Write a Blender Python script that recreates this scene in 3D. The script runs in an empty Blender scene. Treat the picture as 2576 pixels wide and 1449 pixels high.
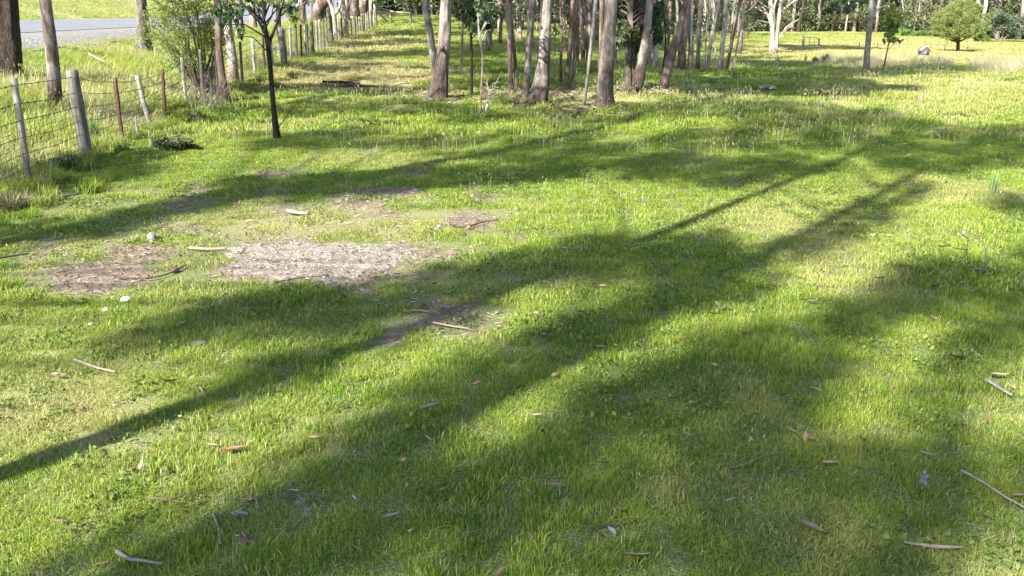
import bpy, math, random
import numpy as np
from mathutils import Vector
R = math.radians
rng = np.random.default_rng(7)
rnd = random.Random(7)
scene = bpy.context.scene
COL = scene.collection

# ------------------------------------------------------------------ camera
F_PX, CU, CV = 2150.0, 1288.0, 724.5          # focal length and centre for a 2576 x 1449 picture
PITCH = R(18.13)
CAM = np.array([0.0, 0.0, 1.9])
cam_d = bpy.data.cameras.new('camera')
cam_d.sensor_width = 36; cam_d.lens = F_PX / 2576 * 36
cam_d.clip_start = 0.05; cam_d.clip_end = 1500
cam = bpy.data.objects.new('camera', cam_d); COL.objects.link(cam)
cam.location = CAM; cam.rotation_euler = (math.pi / 2 - PITCH, 0, 0)
scene.camera = cam

# ------------------------------------------------------------------ light
SUN_AZ, SUN_EL = 220.0, 40.0
sunv = np.array([math.sin(R(SUN_AZ)) * math.cos(R(SUN_EL)), math.cos(R(SUN_AZ)) * math.cos(R(SUN_EL)), math.sin(R(SUN_EL))])
world = bpy.data.worlds.new('World'); scene.world = world; world.use_nodes = True
wn = world.node_tree; bg = wn.nodes['Background']
sky = wn.nodes.new('ShaderNodeTexSky'); sky.sky_type = 'NISHITA'; sky.sun_disc = False
sky.sun_elevation = R(SUN_EL); sky.sun_rotation = R(SUN_AZ)
wn.links.new(sky.outputs[0], bg.inputs[0]); bg.inputs[1].default_value = 0.095
sl = bpy.data.lights.new('sun', 'SUN'); sl.energy = 5.0; sl.angle = R(0.5); sl.color = (1.0, 0.95, 0.86)
so = bpy.data.objects.new('sun', sl); COL.objects.link(so)
so.rotation_euler = Vector(-sunv).to_track_quat('-Z', 'Y').to_euler()
scene.view_settings.view_transform = 'Standard'; scene.view_settings.look = 'None'
scene.view_settings.exposure = 2.1; scene.view_settings.gamma = 1
scene.cycles.max_bounces = 6; scene.cycles.diffuse_bounces = 3; scene.cycles.transmission_bounces = 4
scene.cycles.use_denoising = False if False else scene.cycles.use_denoising

# ------------------------------------------------------------------ maths helpers
def vn(x, y, seed=0.0):
    x = np.asarray(x, float); y = np.asarray(y, float)
    ix = np.floor(x); iy = np.floor(y); fx = x - ix; fy = y - iy
    fx = fx * fx * (3 - 2 * fx); fy = fy * fy * (3 - 2 * fy)
    def h(a, b):
        s = np.sin(a * 127.1 + b * 311.7 + seed * 74.7) * 43758.5453
        return s - np.floor(s)
    return (h(ix, iy) * (1 - fx) + h(ix + 1, iy) * fx) * (1 - fy) + (h(ix, iy + 1) * (1 - fx) + h(ix + 1, iy + 1) * fx) * fy
def fbm(x, y, seed=0.0, o=3):
    v = 0; a = 0.5; t = 0
    for i in range(o):
        v = v + a * vn(np.asarray(x) * 2 ** i, np.asarray(y) * 2 ** i, seed + i * 3.1); t += a; a *= 0.5
    return v / t
def ss(a, b, x):
    t = np.clip((np.asarray(x, float) - a) / (b - a), 0, 1); return t * t * (3 - 2 * t)

FX0, FSL = -4.75, -0.078                        # the fence line x = FX0 + FSL*y
def fence_s(x, y): return (FX0 + FSL * y - x) * 0.995
def tz(x, y):
    x = np.asarray(x, float); y = np.asarray(y, float)
    zl = 0.012 * np.clip(y - 10, 0, 50) + 0.05 * np.clip(y - 60, 0, 60)
    zr = -1.0 * ss(18, 60, y)
    w = ss(-0.05, 0.25, x / np.maximum(y, 20))
    z = (1 - w) * zl + w * zr + 0.09 * np.clip(y - 118, 0, 400)
    s = fence_s(x, y)
    z = z * (1 - 0.5 * ss(0, 6, s) * (y > 0))
    along = 0.010 * np.clip(y - 23, 0, 40)
    left = 1.15 * ss(-0.2, 5.6, s) + 0.2 * ss(6.5, 13, s) + 0.17 * np.clip(s - 13.6, 0, 30) - along * ss(3, 6, s)
    z = z + left
    off = 1 - ss(3.5, 4.3, s) * (1 - ss(13.4, 15, s))
    bump = 0.05 * (fbm(x * 0.9, y * 0.9, 3) - 0.5) + 0.14 * (fbm(x * 0.28, y * 0.28, 5) - 0.5) * ss(6, 14, y)
    bump = bump + 0.13 * ss(0.55, 0.8, fbm(x * 0.5 + 4, y * 0.8, 9)) * ss(12, 15, y) * (1 - ss(24, 34, y))
    return z + bump * off
def ray(u, v):
    a = (np.asarray(u, float) - CU) / F_PX; b = -(np.asarray(v, float) - CV) / F_PX
    return a, math.cos(PITCH) + b * math.sin(PITCH), -math.sin(PITCH) + b * math.cos(PITCH)
_T = np.geomspace(1.5, 420, 5000)
def ground(u, v):
    a, ry, rz = ray(u, v)
    X = a * _T; Y = ry * _T; Z = CAM[2] + rz * _T
    below = np.nonzero(Z < tz(X, Y))[0]
    k = below[0] if len(below) else len(_T) - 1
    return np.array([X[k], Y[k], tz(X[k], Y[k])])
def at(u, v, y):
    a, ry, rz = ray(u, v); t = y / ry
    return np.array([a * t, y, CAM[2] + rz * t])
def depth_of(y, z): return y * math.cos(PITCH) - (z - CAM[2]) * math.sin(PITCH)
def project(x, y, z):
    d = y * math.cos(PITCH) - (z - CAM[2]) * math.sin(PITCH)
    up = y * math.sin(PITCH) + (z - CAM[2]) * math.cos(PITCH)
    d = np.where(d > 0.05, d, 0.05)
    return CU + F_PX * x / d, CV - F_PX * up / d
def px_m(p): return depth_of(p[1], p[2]) / F_PX       # metres per pixel at a point
def inpoly(u, v, poly):
    inside = np.zeros(np.shape(u), bool); n = len(poly); j = n - 1
    for i in range(n):
        xi, yi = poly[i]; xj, yj = poly[j]
        c = ((yi > v) != (yj > v)) & (u < (xj - xi) * (v - yi) / (yj - yi + 1e-9) + xi)
        inside ^= c; j = i
    return inside

# ------------------------------------------------------------------ mesh helpers
class MB:
    def __init__(s): s.V = []; s.T = []; s.Q = []; s.n = 0
    def add(s, V, T=None, Q=None):
        V = np.asarray(V, float).reshape(-1, 3)
        if T is not None and len(T): s.T.append(np.asarray(T, int).reshape(-1, 3) + s.n)
        if Q is not None and len(Q): s.Q.append(np.asarray(Q, int).reshape(-1, 4) + s.n)
        s.V.append(V); s.n += len(V)
    def mesh(s, name, mat=None, origin=(0, 0, 0), smooth=False, attrs=None):
        V = np.concatenate(s.V) - np.asarray(origin)
        T = np.concatenate(s.T) if s.T else np.zeros((0, 3), int)
        Q = np.concatenate(s.Q) if s.Q else np.zeros((0, 4), int)
        me = bpy.data.meshes.new(name)
        me.vertices.add(len(V)); me.vertices.foreach_set('co', V.astype(np.float32).ravel())
        L = np.concatenate([T.ravel(), Q.ravel()]).astype(np.int32)
        me.loops.add(len(L)); me.loops.foreach_set('vertex_index', L)
        st = np.concatenate([np.arange(len(T)) * 3, len(T) * 3 + np.arange(len(Q)) * 4]).astype(np.int32)
        me.polygons.add(len(st)); me.polygons.foreach_set('loop_start', st)
        if smooth: me.polygons.foreach_set('use_smooth', np.ones(len(st), bool))
        me.update(calc_edges=True); me.validate()
        if mat: me.materials.append(mat)
        for k, a in (attrs or {}).items():
            t = me.attributes.new(k, 'FLOAT', 'POINT'); t.data.foreach_set('value', np.asarray(a, np.float32))
        return me
    def build(s, name, mat=None, parent=None, origin=(0, 0, 0), smooth=False, attrs=None):
        o = bpy.data.objects.new(name, s.mesh(name, mat, origin, smooth, attrs)); COL.objects.link(o)
        if parent is not None: o.parent = parent
        else: o.location = origin
        return o
def tag(o, label=None, cat=None, group=None, kind=None):
    if label: o['label'] = label
    if cat: o['category'] = cat
    if group: o['group'] = group
    if kind: o['kind'] = kind
    return o
def empty(name, loc, label, cat, group=None):
    o = bpy.data.objects.new(name, None); COL.objects.link(o); o.location = loc; o.empty_display_size = 0.1
    return tag(o, label, cat, group)

def smooth_path(P, rad, step):
    P = np.asarray(P, float); rad = np.asarray(rad, float)
    n = len(P); out = []; ro = []
    for i in range(n - 1):
        p0 = P[max(i - 1, 0)]; p1 = P[i]; p2 = P[i + 1]; p3 = P[min(i + 2, n - 1)]
        k = max(1, int(np.linalg.norm(p2 - p1) / step))
        for j in range(k):
            t = j / k
            out.append(0.5 * ((2 * p1) + (-p0 + p2) * t + (2 * p0 - 5 * p1 + 4 * p2 - p3) * t * t + (-p0 + 3 * p1 - 3 * p2 + p3) * t ** 3))
            ro.append(rad[i] * (1 - t) + rad[i + 1] * t)
    out.append(P[-1]); ro.append(rad[-1])
    return np.array(out), np.array(ro)
def tube(mb, P, rad, sides=8, rough=0.0, seed=0.0, flare=0.0, cap=True, freq=7.0, squash=None):
    P = np.asarray(P, float); rad = np.asarray(rad, float) * np.ones(len(P)); n = len(P)
    T = np.gradient(P, axis=0); T /= np.linalg.norm(T, axis=1)[:, None] + 1e-12
    ref = np.array([0, 1.0, 0]) if abs(T[:, 1]).max() < 0.9 else np.array([1.0, 0, 0.01])
    A = np.cross(T, ref); A /= np.linalg.norm(A, axis=1)[:, None] + 1e-12
    B = np.cross(T, A)
    th = np.linspace(0, 2 * np.pi, sides, endpoint=False)
    L = np.concatenate([[0], np.cumsum(np.linalg.norm(np.diff(P, axis=0), axis=1))])
    r = rad[:, None] * np.ones(sides)[None]
    if rough:
        tt = th[None] + 0 * L[:, None]; LL = L[:, None] + 0 * th[None]
        q = fbm(np.cos(tt) * 2.2 + 10 + seed, np.sin(tt) * 2.2 + LL * freq * 0.28 + seed * 1.7, 2, 3) - 0.5
        g = fbm(np.cos(tt) * 5 + 20 + np.sin(tt) * 3 + seed, np.sin(tt) * 5 + LL * freq * 0.2, 6, 2) - 0.5
        r = r * (1 + rough * (q * 1.3 + g * 0.8))
    if flare:
        h = np.exp(-np.maximum(L - 0.15, 0) / (rad[0] * 2.2 + 0.02))[:, None]
        r = r * (1 + flare * h * (0.45 + 0.75 * (fbm(np.cos(th) * 1.6 + seed, np.sin(th) * 1.6 + 5, 4, 2)[None])))
    V = P[:, None] + A[:, None] * (np.cos(th)[None, :, None] * r[..., None]) + B[:, None] * (np.sin(th)[None, :, None] * r[..., None])
    i = np.arange(n - 1)[:, None] * sides; j = np.arange(sides)[None]; j2 = (j + 1) % sides
    Q = np.stack([i + j, i + j2, i + sides + j2, i + sides + j], -1).reshape(-1, 4)
    V = V.reshape(-1, 3); Tn = None
    if cap:
        V = np.concatenate([V, [P[-1] + T[-1] * rad[-1] * 0.3]])
        e = (n - 1) * sides; k = np.arange(sides)
        Tn = np.stack([e + k, e + (k + 1) % sides, np.full(sides, len(V) - 1)], -1)
    mb.add(V, Tn, Q)
def leaves(mb, C, length=0.12, width=0.04, droop=0.5, jitter=0.35):
    n = len(C)
    if n == 0: return
    d = rng.normal(size=(n, 3)); d[:, 2] -= droop * 1.5; d /= np.linalg.norm(d, axis=1)[:, None]
    s = np.cross(d, rng.normal(size=(n, 3))); s /= np.linalg.norm(s, axis=1)[:, None] + 1e-9
    k = np.cross(d, s)
    l = length * (1 + jitter * rng.uniform(-1, 1, n))[:, None]; w = width * (1 + jitter * rng.uniform(-1, 1, n))[:, None]
    V = np.stack([C - d * l * 0.5, C + s * w * 0.5 + k * w * 0.15, C + d * l * 0.5, C - s * w * 0.5 + k * w * 0.15], 1).reshape(-1, 3)
    Q = (np.arange(n)[:, None] * 4 + np.arange(4)[None])
    mb.add(V, None, Q)
def ball(n, c, r):
    p = rng.normal(size=(n, 3)); p /= np.linalg.norm(p, axis=1)[:, None]
    p *= (rng.uniform(0, 1, n) ** 0.45)[:, None]
    return np.asarray(c) + p * np.asarray(r)
def box(mb, c, sz, rz=0, tilt=0):
    c = np.asarray(c); x, y, z = np.asarray(sz) / 2
    V = np.array([[i * x, j * y, k * z] for i in (-1, 1) for j in (-1, 1) for k in (-1, 1)])
    if tilt: ct, st = math.cos(tilt), math.sin(tilt); V = V @ np.array([[ct, 0, -st], [0, 1, 0], [st, 0, ct]])
    cz, s_ = math.cos(rz), math.sin(rz); V = V @ np.array([[cz, s_, 0], [-s_, cz, 0], [0, 0, 1]])
    mb.add(V + c, None, [[0, 1, 3, 2], [4, 6, 7, 5], [0, 4, 5, 1], [2, 3, 7, 6], [0, 2, 6, 4], [1, 5, 7, 3]])

# ------------------------------------------------------------------ materials
class NT:
    def __init__(s, name):
        s.m = bpy.data.materials.new(name); s.m.use_nodes = True; s.t = s.m.node_tree; s.t.nodes.clear()
        s.out = s.n('ShaderNodeOutputMaterial')
    def n(s, typ, **k):
        nd = s.t.nodes.new(typ)
        for a, b in k.items(): setattr(nd, a, b)
        return nd
    def l(s, a, b): s.t.links.new(a, b)
    def noise(s, vec, scale, detail=3, rough=0.6):
        nd = s.n('ShaderNodeTexNoise'); nd.inputs['Scale'].default_value = scale; nd.inputs['Detail'].default_value = detail
        nd.inputs['Roughness'].default_value = rough
        if vec is not None: s.l(vec, nd.inputs['Vector'])
        return nd.outputs['Fac']
    def ramp(s, fac, stops, interp='LINEAR'):
        nd = s.n('ShaderNodeValToRGB'); cr = nd.color_ramp; cr.interpolation = interp
        while len(cr.elements) < len(stops): cr.elements.new(0.5)
        for e, (p, c) in zip(cr.elements, stops): e.position = p; e.color = (*c, 1) if len(c) == 3 else c
        s.l(fac, nd.inputs[0]); return nd.outputs[0]
    def mix(s, fac, a, b, blend='MIX'):
        nd = s.n('ShaderNodeMix', data_type='RGBA', blend_type=blend)
        for v, i in ((fac, 0), (a, 6), (b, 7)):
            if isinstance(v, (int, float)): nd.inputs[i].default_value = v
            elif isinstance(v, tuple): nd.inputs[i].default_value = (*v, 1)
            else: s.l(v, nd.inputs[i])
        return nd.outputs[2]
    def math(s, op, a, b=None, clamp=False):
        nd = s.n('ShaderNodeMath', operation=op, use_clamp=clamp)
        for v, i in ((a, 0), (b, 1)):
            if v is None: continue
            if isinstance(v, (int, float)): nd.inputs[i].default_value = v
            else: s.l(v, nd.inputs[i])
        return nd.outputs[0]
    def rng(s, v, a, b, c=0.0, d=1.0):
        nd = s.n('ShaderNodeMapRange'); s.l(v, nd.inputs[0])
        for i, q in enumerate((a, b, c, d)): nd.inputs[i + 1].default_value = q
        return nd.outputs[0]
    def mapping(s, vec, scale):
        nd = s.n('ShaderNodeMapping'); s.l(vec, nd.inputs[0]); nd.inputs['Scale'].default_value = scale; return nd.outputs[0]
    def bump(s, h, strength, dist):
        nd = s.n('ShaderNodeBump'); nd.inputs['Strength'].default_value = strength; nd.inputs['Distance'].default_value = dist
        s.l(h, nd.inputs['Height']); return nd.outputs[0]
    def pbsdf(s, col, rough=0.9, normal=None, spec=0.2):
        nd = s.n('ShaderNodeBsdfPrincipled')
        if isinstance(col, tuple): nd.inputs['Base Color'].default_value = (*col, 1)
        else: s.l(col, nd.inputs['Base Color'])
        nd.inputs['Roughness'].default_value = rough; nd.inputs['Specular IOR Level'].default_value = spec
        if normal: s.l(normal, nd.inputs['Normal'])
        return nd.outputs[0]
    def attr(s, name, typ='GEOMETRY'): return s.n('ShaderNodeAttribute', attribute_name=name, attribute_type=typ).outputs['Fac']
    def done(s, sh): s.l(sh, s.out.inputs[0]); return s.m

def leafy(name, stops, trans=0.35, spec=0.3, rough=0.5, wnoise=None, dry=None):
    """small green faces: random colour per leaf, some light let through"""
    k = NT(name)
    isl = k.n('ShaderNodeNewGeometry')
    col = k.ramp(isl.outputs['Random Per Island'], stops)
    if wnoise:
        sc, c2, amt = wnoise
        f = k.rng(k.noise(isl.outputs['Position'], sc, 3), 0.42, 0.62, 0, amt)
        col = k.mix(f, col, c2)
    if dry:
        col = k.mix(k.math('MULTIPLY', k.attr('dry', 'INSTANCER'), k.rng(isl.outputs['Random Per Island'], 0, 1, 0.4, 1.0)), col, dry)
    nd = k.n('ShaderNodeBsdfPrincipled'); k.l(col, nd.inputs['Base Color']); nd.inputs['Roughness'].default_value = rough
    nd.inputs['Specular IOR Level'].default_value = spec
    tr = k.n('ShaderNodeBsdfTranslucent'); k.l(col, tr.inputs[0])
    mx = k.n('ShaderNodeMixShader'); mx.inputs[0].default_value = trans
    k.l(nd.outputs[0], mx.inputs[1]); k.l(tr.outputs[0], mx.inputs[2])
    return k.done(mx.outputs[0])

def bark(name, base, dark, pale, rough_h=0.6, pale_amt=0.5, rough_col=(0.07, 0.05, 0.04), zs=0.35, bump=0.6):
    base, dark, pale, rough_col = (tuple(c * .66 for c in q) for q in (base, dark, pale, rough_col))
    k = NT(name)
    tc = k.n('ShaderNodeTexCoord').outputs['Object']
    oi = k.n('ShaderNodeObjectInfo')
    add = k.n('ShaderNodeVectorMath', operation='ADD'); k.l(tc, add.inputs[0])
    cmb = k.n('ShaderNodeCombineXYZ'); k.l(k.math('MULTIPLY', oi.outputs['Random'], 37.0), cmb.inputs[0]); k.l(cmb.outputs[0], add.inputs[1])
    v = add.outputs[0]
    big = k.noise(k.mapping(v, (1, 1, 0.4)), 3.2, 3)
    mid = k.noise(k.mapping(v, (1, 1, zs)), 14, 4, 0.65)
    fine = k.noise(k.mapping(v, (1, 1, 0.16)), 55, 4, 0.7)
    spot = k.noise(v, 22, 2)
    col = k.mix(k.rng(mid, 0.42, 0.60), dark, base)
    col = k.mix(k.math('MULTIPLY', k.rng(big, 0.48, 0.58), pale_amt), col, pale)
    col = k.mix(k.math('MULTIPLY', k.rng(spot, 0.58, 0.66), 0.6), col, dark)
    sep = k.n('ShaderNodeSeparateXYZ'); k.l(tc, sep.inputs[0])
    hz = k.math('ADD', sep.outputs[2], k.math('MULTIPLY', k.math('SUBTRACT', big, 0.5), 2.2))
    low = k.rng(hz, rough_h * 0.6, rough_h * 1.5, 1, 0)
    crack = k.mix(k.rng(fine, 0.38, 0.62), tuple(c * 0.35 for c in rough_col), tuple(min(1, c * 1.9) for c in rough_col))
    col = k.mix(low, col, crack)
    h = k.math('ADD', k.math('MULTIPLY', mid, 0.6), k.math('MULTIPLY', fine, k.math('ADD', k.math('MULTIPLY', low, 1.4), 0.35)))
    return k.done(k.pbsdf(col, 0.85, k.bump(h, bump, 0.03), 0.2))

BARK = {
 'pink': bark('bark_pinkish_gum', (0.28, 0.225, 0.195), (0.12, 0.09, 0.075), (0.50, 0.46, 0.41), 0.75, 0.45, (0.085, 0.065, 0.052), bump=.9),
 'pale': bark('bark_pale_gum', (0.42, 0.37, 0.32), (0.22, 0.175, 0.145), (0.55, 0.52, 0.47), 0.35, 0.7, (0.24, 0.18, 0.14)),
 'grey': bark('bark_grey_gum', (0.25, 0.22, 0.20), (0.10, 0.085, 0.075), (0.48, 0.46, 0.42), 0.5, 0.5, (0.10, 0.085, 0.07)),
 'brown': bark('bark_brown_gum', (0.27, 0.18, 0.14), (0.11, 0.075, 0.06), (0.5, 0.44, 0.38), 0.8, 0.4, (0.10, 0.065, 0.05)),
 'dark': bark('bark_dark_rough', (0.10, 0.075, 0.06), (0.035, 0.028, 0.024), (0.2, 0.16, 0.14), 3.5, 0.3, (0.06, 0.045, 0.035), bump=1.0),
 'black': bark('bark_black_wattle', (0.035, 0.03, 0.027), (0.012, 0.011, 0.01), (0.08, 0.07, 0.06), 4, 0.2, (0.022, 0.019, 0.017), bump=0.8),
}
LEAF = {
 'gum': leafy('gum_leaves', [(0, (0.035, 0.06, 0.025)), (0.5, (0.06, 0.10, 0.035)), (0.9, (0.10, 0.14, 0.06)), (1, (0.2, 0.14, 0.06))], 0.25, 0.5, 0.4),
 'lime': leafy('young_gum_leaves', [(0, (0.13, 0.20, 0.035)), (0.6, (0.24, 0.34, 0.06)), (1, (0.34, 0.44, 0.11))], 0.5, 0.4, 0.45),
 'tea': leafy('tea_tree_leaves', [(0, (0.09, 0.13, 0.025)), (0.5, (0.19, 0.26, 0.045)), (0.85, (0.29, 0.36, 0.08)), (1, (0.3, 0.24, 0.12))], 0.45),
 'wattle': leafy('wattle_leaves', [(0, (0.11, 0.14, 0.035)), (0.6, (0.21, 0.25, 0.07)), (1, (0.32, 0.34, 0.12))], 0.45),
 'blue': leafy('bluish_leaves', [(0, (0.05, 0.08, 0.05)), (1, (0.11, 0.15, 0.09))], 0.25),
 'forest': leafy('forest_leaves', [(0, (0.03, 0.045, 0.018)), (0.5, (0.08, 0.10, 0.04)), (.85, (0.16, 0.19, 0.075)), (1, (0.25, 0.27, 0.13))], 0.3),
 'bright': leafy('bramble_leaves', [(0, (0.07, 0.14, 0.025)), (1, (0.16, 0.27, 0.05))], 0.35),
}
ST = (0.43, 0.36, 0.16)
GRASS = leafy('grass_blades', [(0, (0.055, 0.125, 0.010)), (0.35, (0.12, 0.215, 0.018)), (0.65, (0.205, 0.305, 0.032)), (0.86, (0.31, 0.38, 0.07)), (0.89, ST), (1, (0.5, 0.43, 0.25))],
              0.42, 0.08, 0.6, wnoise=(0.9, (0.27, 0.34, 0.05), 0.55), dry=(0.46, 0.39, 0.20))
TALL = leafy('tall_grass_blades', [(0, (0.12, 0.20, 0.035)), (0.4, (0.22, 0.31, 0.06)), (0.75, (0.36, 0.40, 0.11)), (1, (0.5, 0.45, 0.2))], 0.4, 0.25, 0.5,
             wnoise=(0.7, (0.34, 0.38, 0.06), 0.5), dry=(0.55, 0.47, 0.28))
SEED = leafy('seed_heads', [(0, (0.36, 0.30, 0.16)), (0.5, (0.52, 0.46, 0.27)), (1, (0.62, 0.58, 0.40))], 0.4, 0.2, 0.7)
REED = leafy('dry_reeds', [(0, (0.28, 0.23, 0.15)), (0.5, (0.40, 0.33, 0.24)), (0.7, (0.42, 0.38, 0.24)), (.75, (.2, .26, .08)), (1, (0.28, 0.33, 0.12))], 0.35, 0.2, 0.7)
RUSH = leafy('rush_stems', [(0, (0.05, 0.06, 0.03)), (0.6, (0.11, 0.12, 0.05)), (1, (0.36, 0.28, 0.16))], 0.2, 0.3, 0.6)
RUSHG = leafy('green_rush_stems', [(0, (0.07, 0.16, 0.05)), (0.6, (0.15, 0.25, 0.07)), (1, (0.45, 0.40, 0.2))], 0.2, 0.3, 0.6)

def simple(name, c1, c2, scale=30, rough=0.85, zs=1.0, bump=0.4, c3=None):
    c1 = tuple(c * .6 for c in c1); c2 = tuple(c * .6 for c in c2); c3 = c3 and tuple(c * .6 for c in c3)
    k = NT(name); tc = k.n('ShaderNodeTexCoord').outputs['Object']
    v = k.mapping(tc, (1, 1, zs)); a = k.noise(v, scale, 4, 0.65)
    col = k.mix(k.rng(a, 0.35, 0.65), c1, c2)
    if c3: col = k.mix(k.rng(k.noise(v, scale * 0.23, 3), 0.5, 0.62), col, c3)
    return k.done(k.pbsdf(col, rough, k.bump(a, bump, 0.01), 0.25))
M_POST = simple('weathered_pine', (0.09, 0.082, 0.07), (0.25, 0.235, 0.205), 30, zs=0.07, c3=(0.15, 0.15, 0.125), bump=1.2)
M_DPOST = simple('dark_weathered_pine', (0.09, 0.08, 0.07), (0.20, 0.18, 0.155), 22, zs=0.12)
M_BATTEN = simple('silvery_batten', (0.17, 0.15, 0.13), (0.44, 0.41, 0.36), 32, zs=0.08, bump=1.0)
M_RUST = simple('rusty_steel', (0.06, 0.03, 0.02), (0.15, 0.075, 0.05), 40, rough=0.7)
M_WIRE = simple('galvanised_wire', (0.08, 0.065, 0.055), (0.16, 0.14, 0.12), 40, rough=0.6)
M_WOOD = simple('bleached_wood', (0.22, 0.18, 0.14), (0.46, 0.40, 0.33), 60, c3=(0.33, 0.27, 0.22))
M_GWOOD = simple('grey_wood', (0.20, 0.18, 0.165), (0.38, 0.36, 0.33), 60)
M_DWOOD = simple('dark_twig', (0.05, 0.035, 0.028), (0.13, 0.095, 0.075), 60)
M_BBARK = simple('brown_bark_strip', (0.17, 0.10, 0.065), (0.33, 0.22, 0.15), 60)
M_WHITE = simple('white_fungus', (0.72, 0.70, 0.64), (0.88, 0.86, 0.8), 30, rough=0.6)
M_STONE = simple('pale_stone', (0.3, 0.29, 0.27), (0.5, 0.49, 0.46), 18)
M_HUT = simple('grey_boards', (0.16, 0.16, 0.17), (0.25, 0.25, 0.27), 20, zs=0.3)
M_ROOF = simple('grey_roof_sheet', (0.22, 0.225, 0.24), (0.3, 0.305, 0.33), 12, rough=0.6)
M_SAND = simple('bare_sandy_soil', (0.18, 0.13, 0.095), (0.32, 0.24, 0.18), 18, c3=(0.25, 0.19, 0.14))
LC = {}
for nm, a, b in (('red', (0.36, 0.11, 0.07), (0.52, 0.20, 0.14)), ('pink', (0.48, 0.24, 0.20), (0.62, 0.34, 0.30)), ('brown', (0.26, 0.14, 0.08), (0.42, 0.24, 0.14)),
                 ('orange', (0.48, 0.22, 0.10), (0.6, 0.32, 0.17)), ('silver', (0.26, 0.25, 0.24), (0.42, 0.40, 0.38)), ('dark', (0.14, 0.07, 0.05), (0.28, 0.13, 0.08)),
                 ('tan', (0.5, 0.38, 0.25), (0.66, 0.53, 0.38))):
    a, b = (tuple(.75 * c + .25 * sum(q) / 3 for c in q) for q in (a, b))
    LC[nm] = simple('fallen_leaf_' + nm, a, b, 45, rough=0.6, bump=0.1)

# ground material: soil and thatch close by, grass-coloured turf where the blades merge; patches from attributes
def ground_mat():
    k = NT('ground_turf'); pos = k.n('ShaderNodeNewGeometry').outputs['Position']
    n1 = k.noise(pos, 30, 5, 0.7); n2 = k.noise(pos, 2.2, 4); n3 = k.noise(pos, 110, 3, 0.7); n5 = k.noise(pos, 9, 4, 0.65); n4 = k.noise(k.mapping(pos, (1, 1, 1)), 0.35, 3)
    soil = k.mix(k.rng(n3, .45, .62), k.ramp(n1, [(0.3, (0.05, 0.035, 0.025)), (0.5, (0.13, 0.095, 0.07)), (0.72, (0.24, 0.185, 0.14))]), k.ramp(n5, [(.35, (0.07, 0.055, 0.04)), (.6, (0.34, 0.28, 0.21))]))
    thatch = k.ramp(n3, [(0.3, (0.03, 0.045, 0.014)), (0.48, (0.09, 0.12, 0.035)), (0.6, (0.19, 0.20, 0.08)), (0.7, (0.34, 0.30, 0.16))])
    turf = k.ramp(n1, [(0.25, (0.09, 0.15, 0.025)), (0.5, (0.20, 0.27, 0.06)), (0.75, (0.34, 0.37, 0.12))])
    yel = k.ramp(n1, [(0.25, (0.20, 0.18, 0.07)), (0.5, (0.33, 0.29, 0.13)), (0.75, (0.42, 0.37, 0.2))])
    turf = k.mix(k.rng(n4, 0.4, 0.62, 0, 0.8), turf, yel)
    col = k.mix(k.attr('far'), thatch, turf)
    col = k.mix(k.math('MULTIPLY', k.attr('dry'), 0.8), col, yel)
    be = k.math('ADD', k.attr('bare'), k.math('ADD', k.math('MULTIPLY', k.math('SUBTRACT', n1, 0.5), 0.9), k.math('MULTIPLY', k.math('SUBTRACT', n5, 0.5), 1.4)))
    col = k.mix(k.rng(be, 0.35, 0.75), col, soil)
    m_ = k.math('ADD', k.math('MULTIPLY', n3, .55), k.math('ADD', k.math('MULTIPLY', n5, .35), k.math('MULTIPLY', n1, .2)))
    ash = k.ramp(m_, [(0.42, (0.035, 0.03, 0.028)), (0.50, (0.14, 0.12, 0.10)), (0.56, (0.22, 0.19, 0.15)), (0.68, (0.38, 0.34, 0.275))])
    ae = k.math('ADD', k.attr('ash'), k.math('ADD', k.math('MULTIPLY', k.math('SUBTRACT', n1, 0.5), 0.8), k.math('MULTIPLY', k.math('SUBTRACT', n5, 0.5), 2.0)))
    col = k.mix(k.rng(ae, 0.45, 0.75), col, ash)
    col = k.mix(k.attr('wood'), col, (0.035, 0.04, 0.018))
    h = k.math('ADD', n1, k.math('MULTIPLY', n3, 0.3))
    return k.done(k.pbsdf(col, 0.95, k.bump(h, 0.8, 0.03), 0.1))

# ------------------------------------------------------------------ the ground sheet
def graded(a, b, fine_a, fine_b, fine, grow=1.07):
    mid = list(np.arange(fine_a, fine_b, fine)); hi = []; s = fine; p = mid[-1]
    while p < b: s *= grow; p += s; hi.append(p)
    lo = []; s = fine; p = mid[0]
    while p > a: s *= grow; p -= s; lo.append(p)
    return np.array(lo[::-1] + mid + hi)
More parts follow.
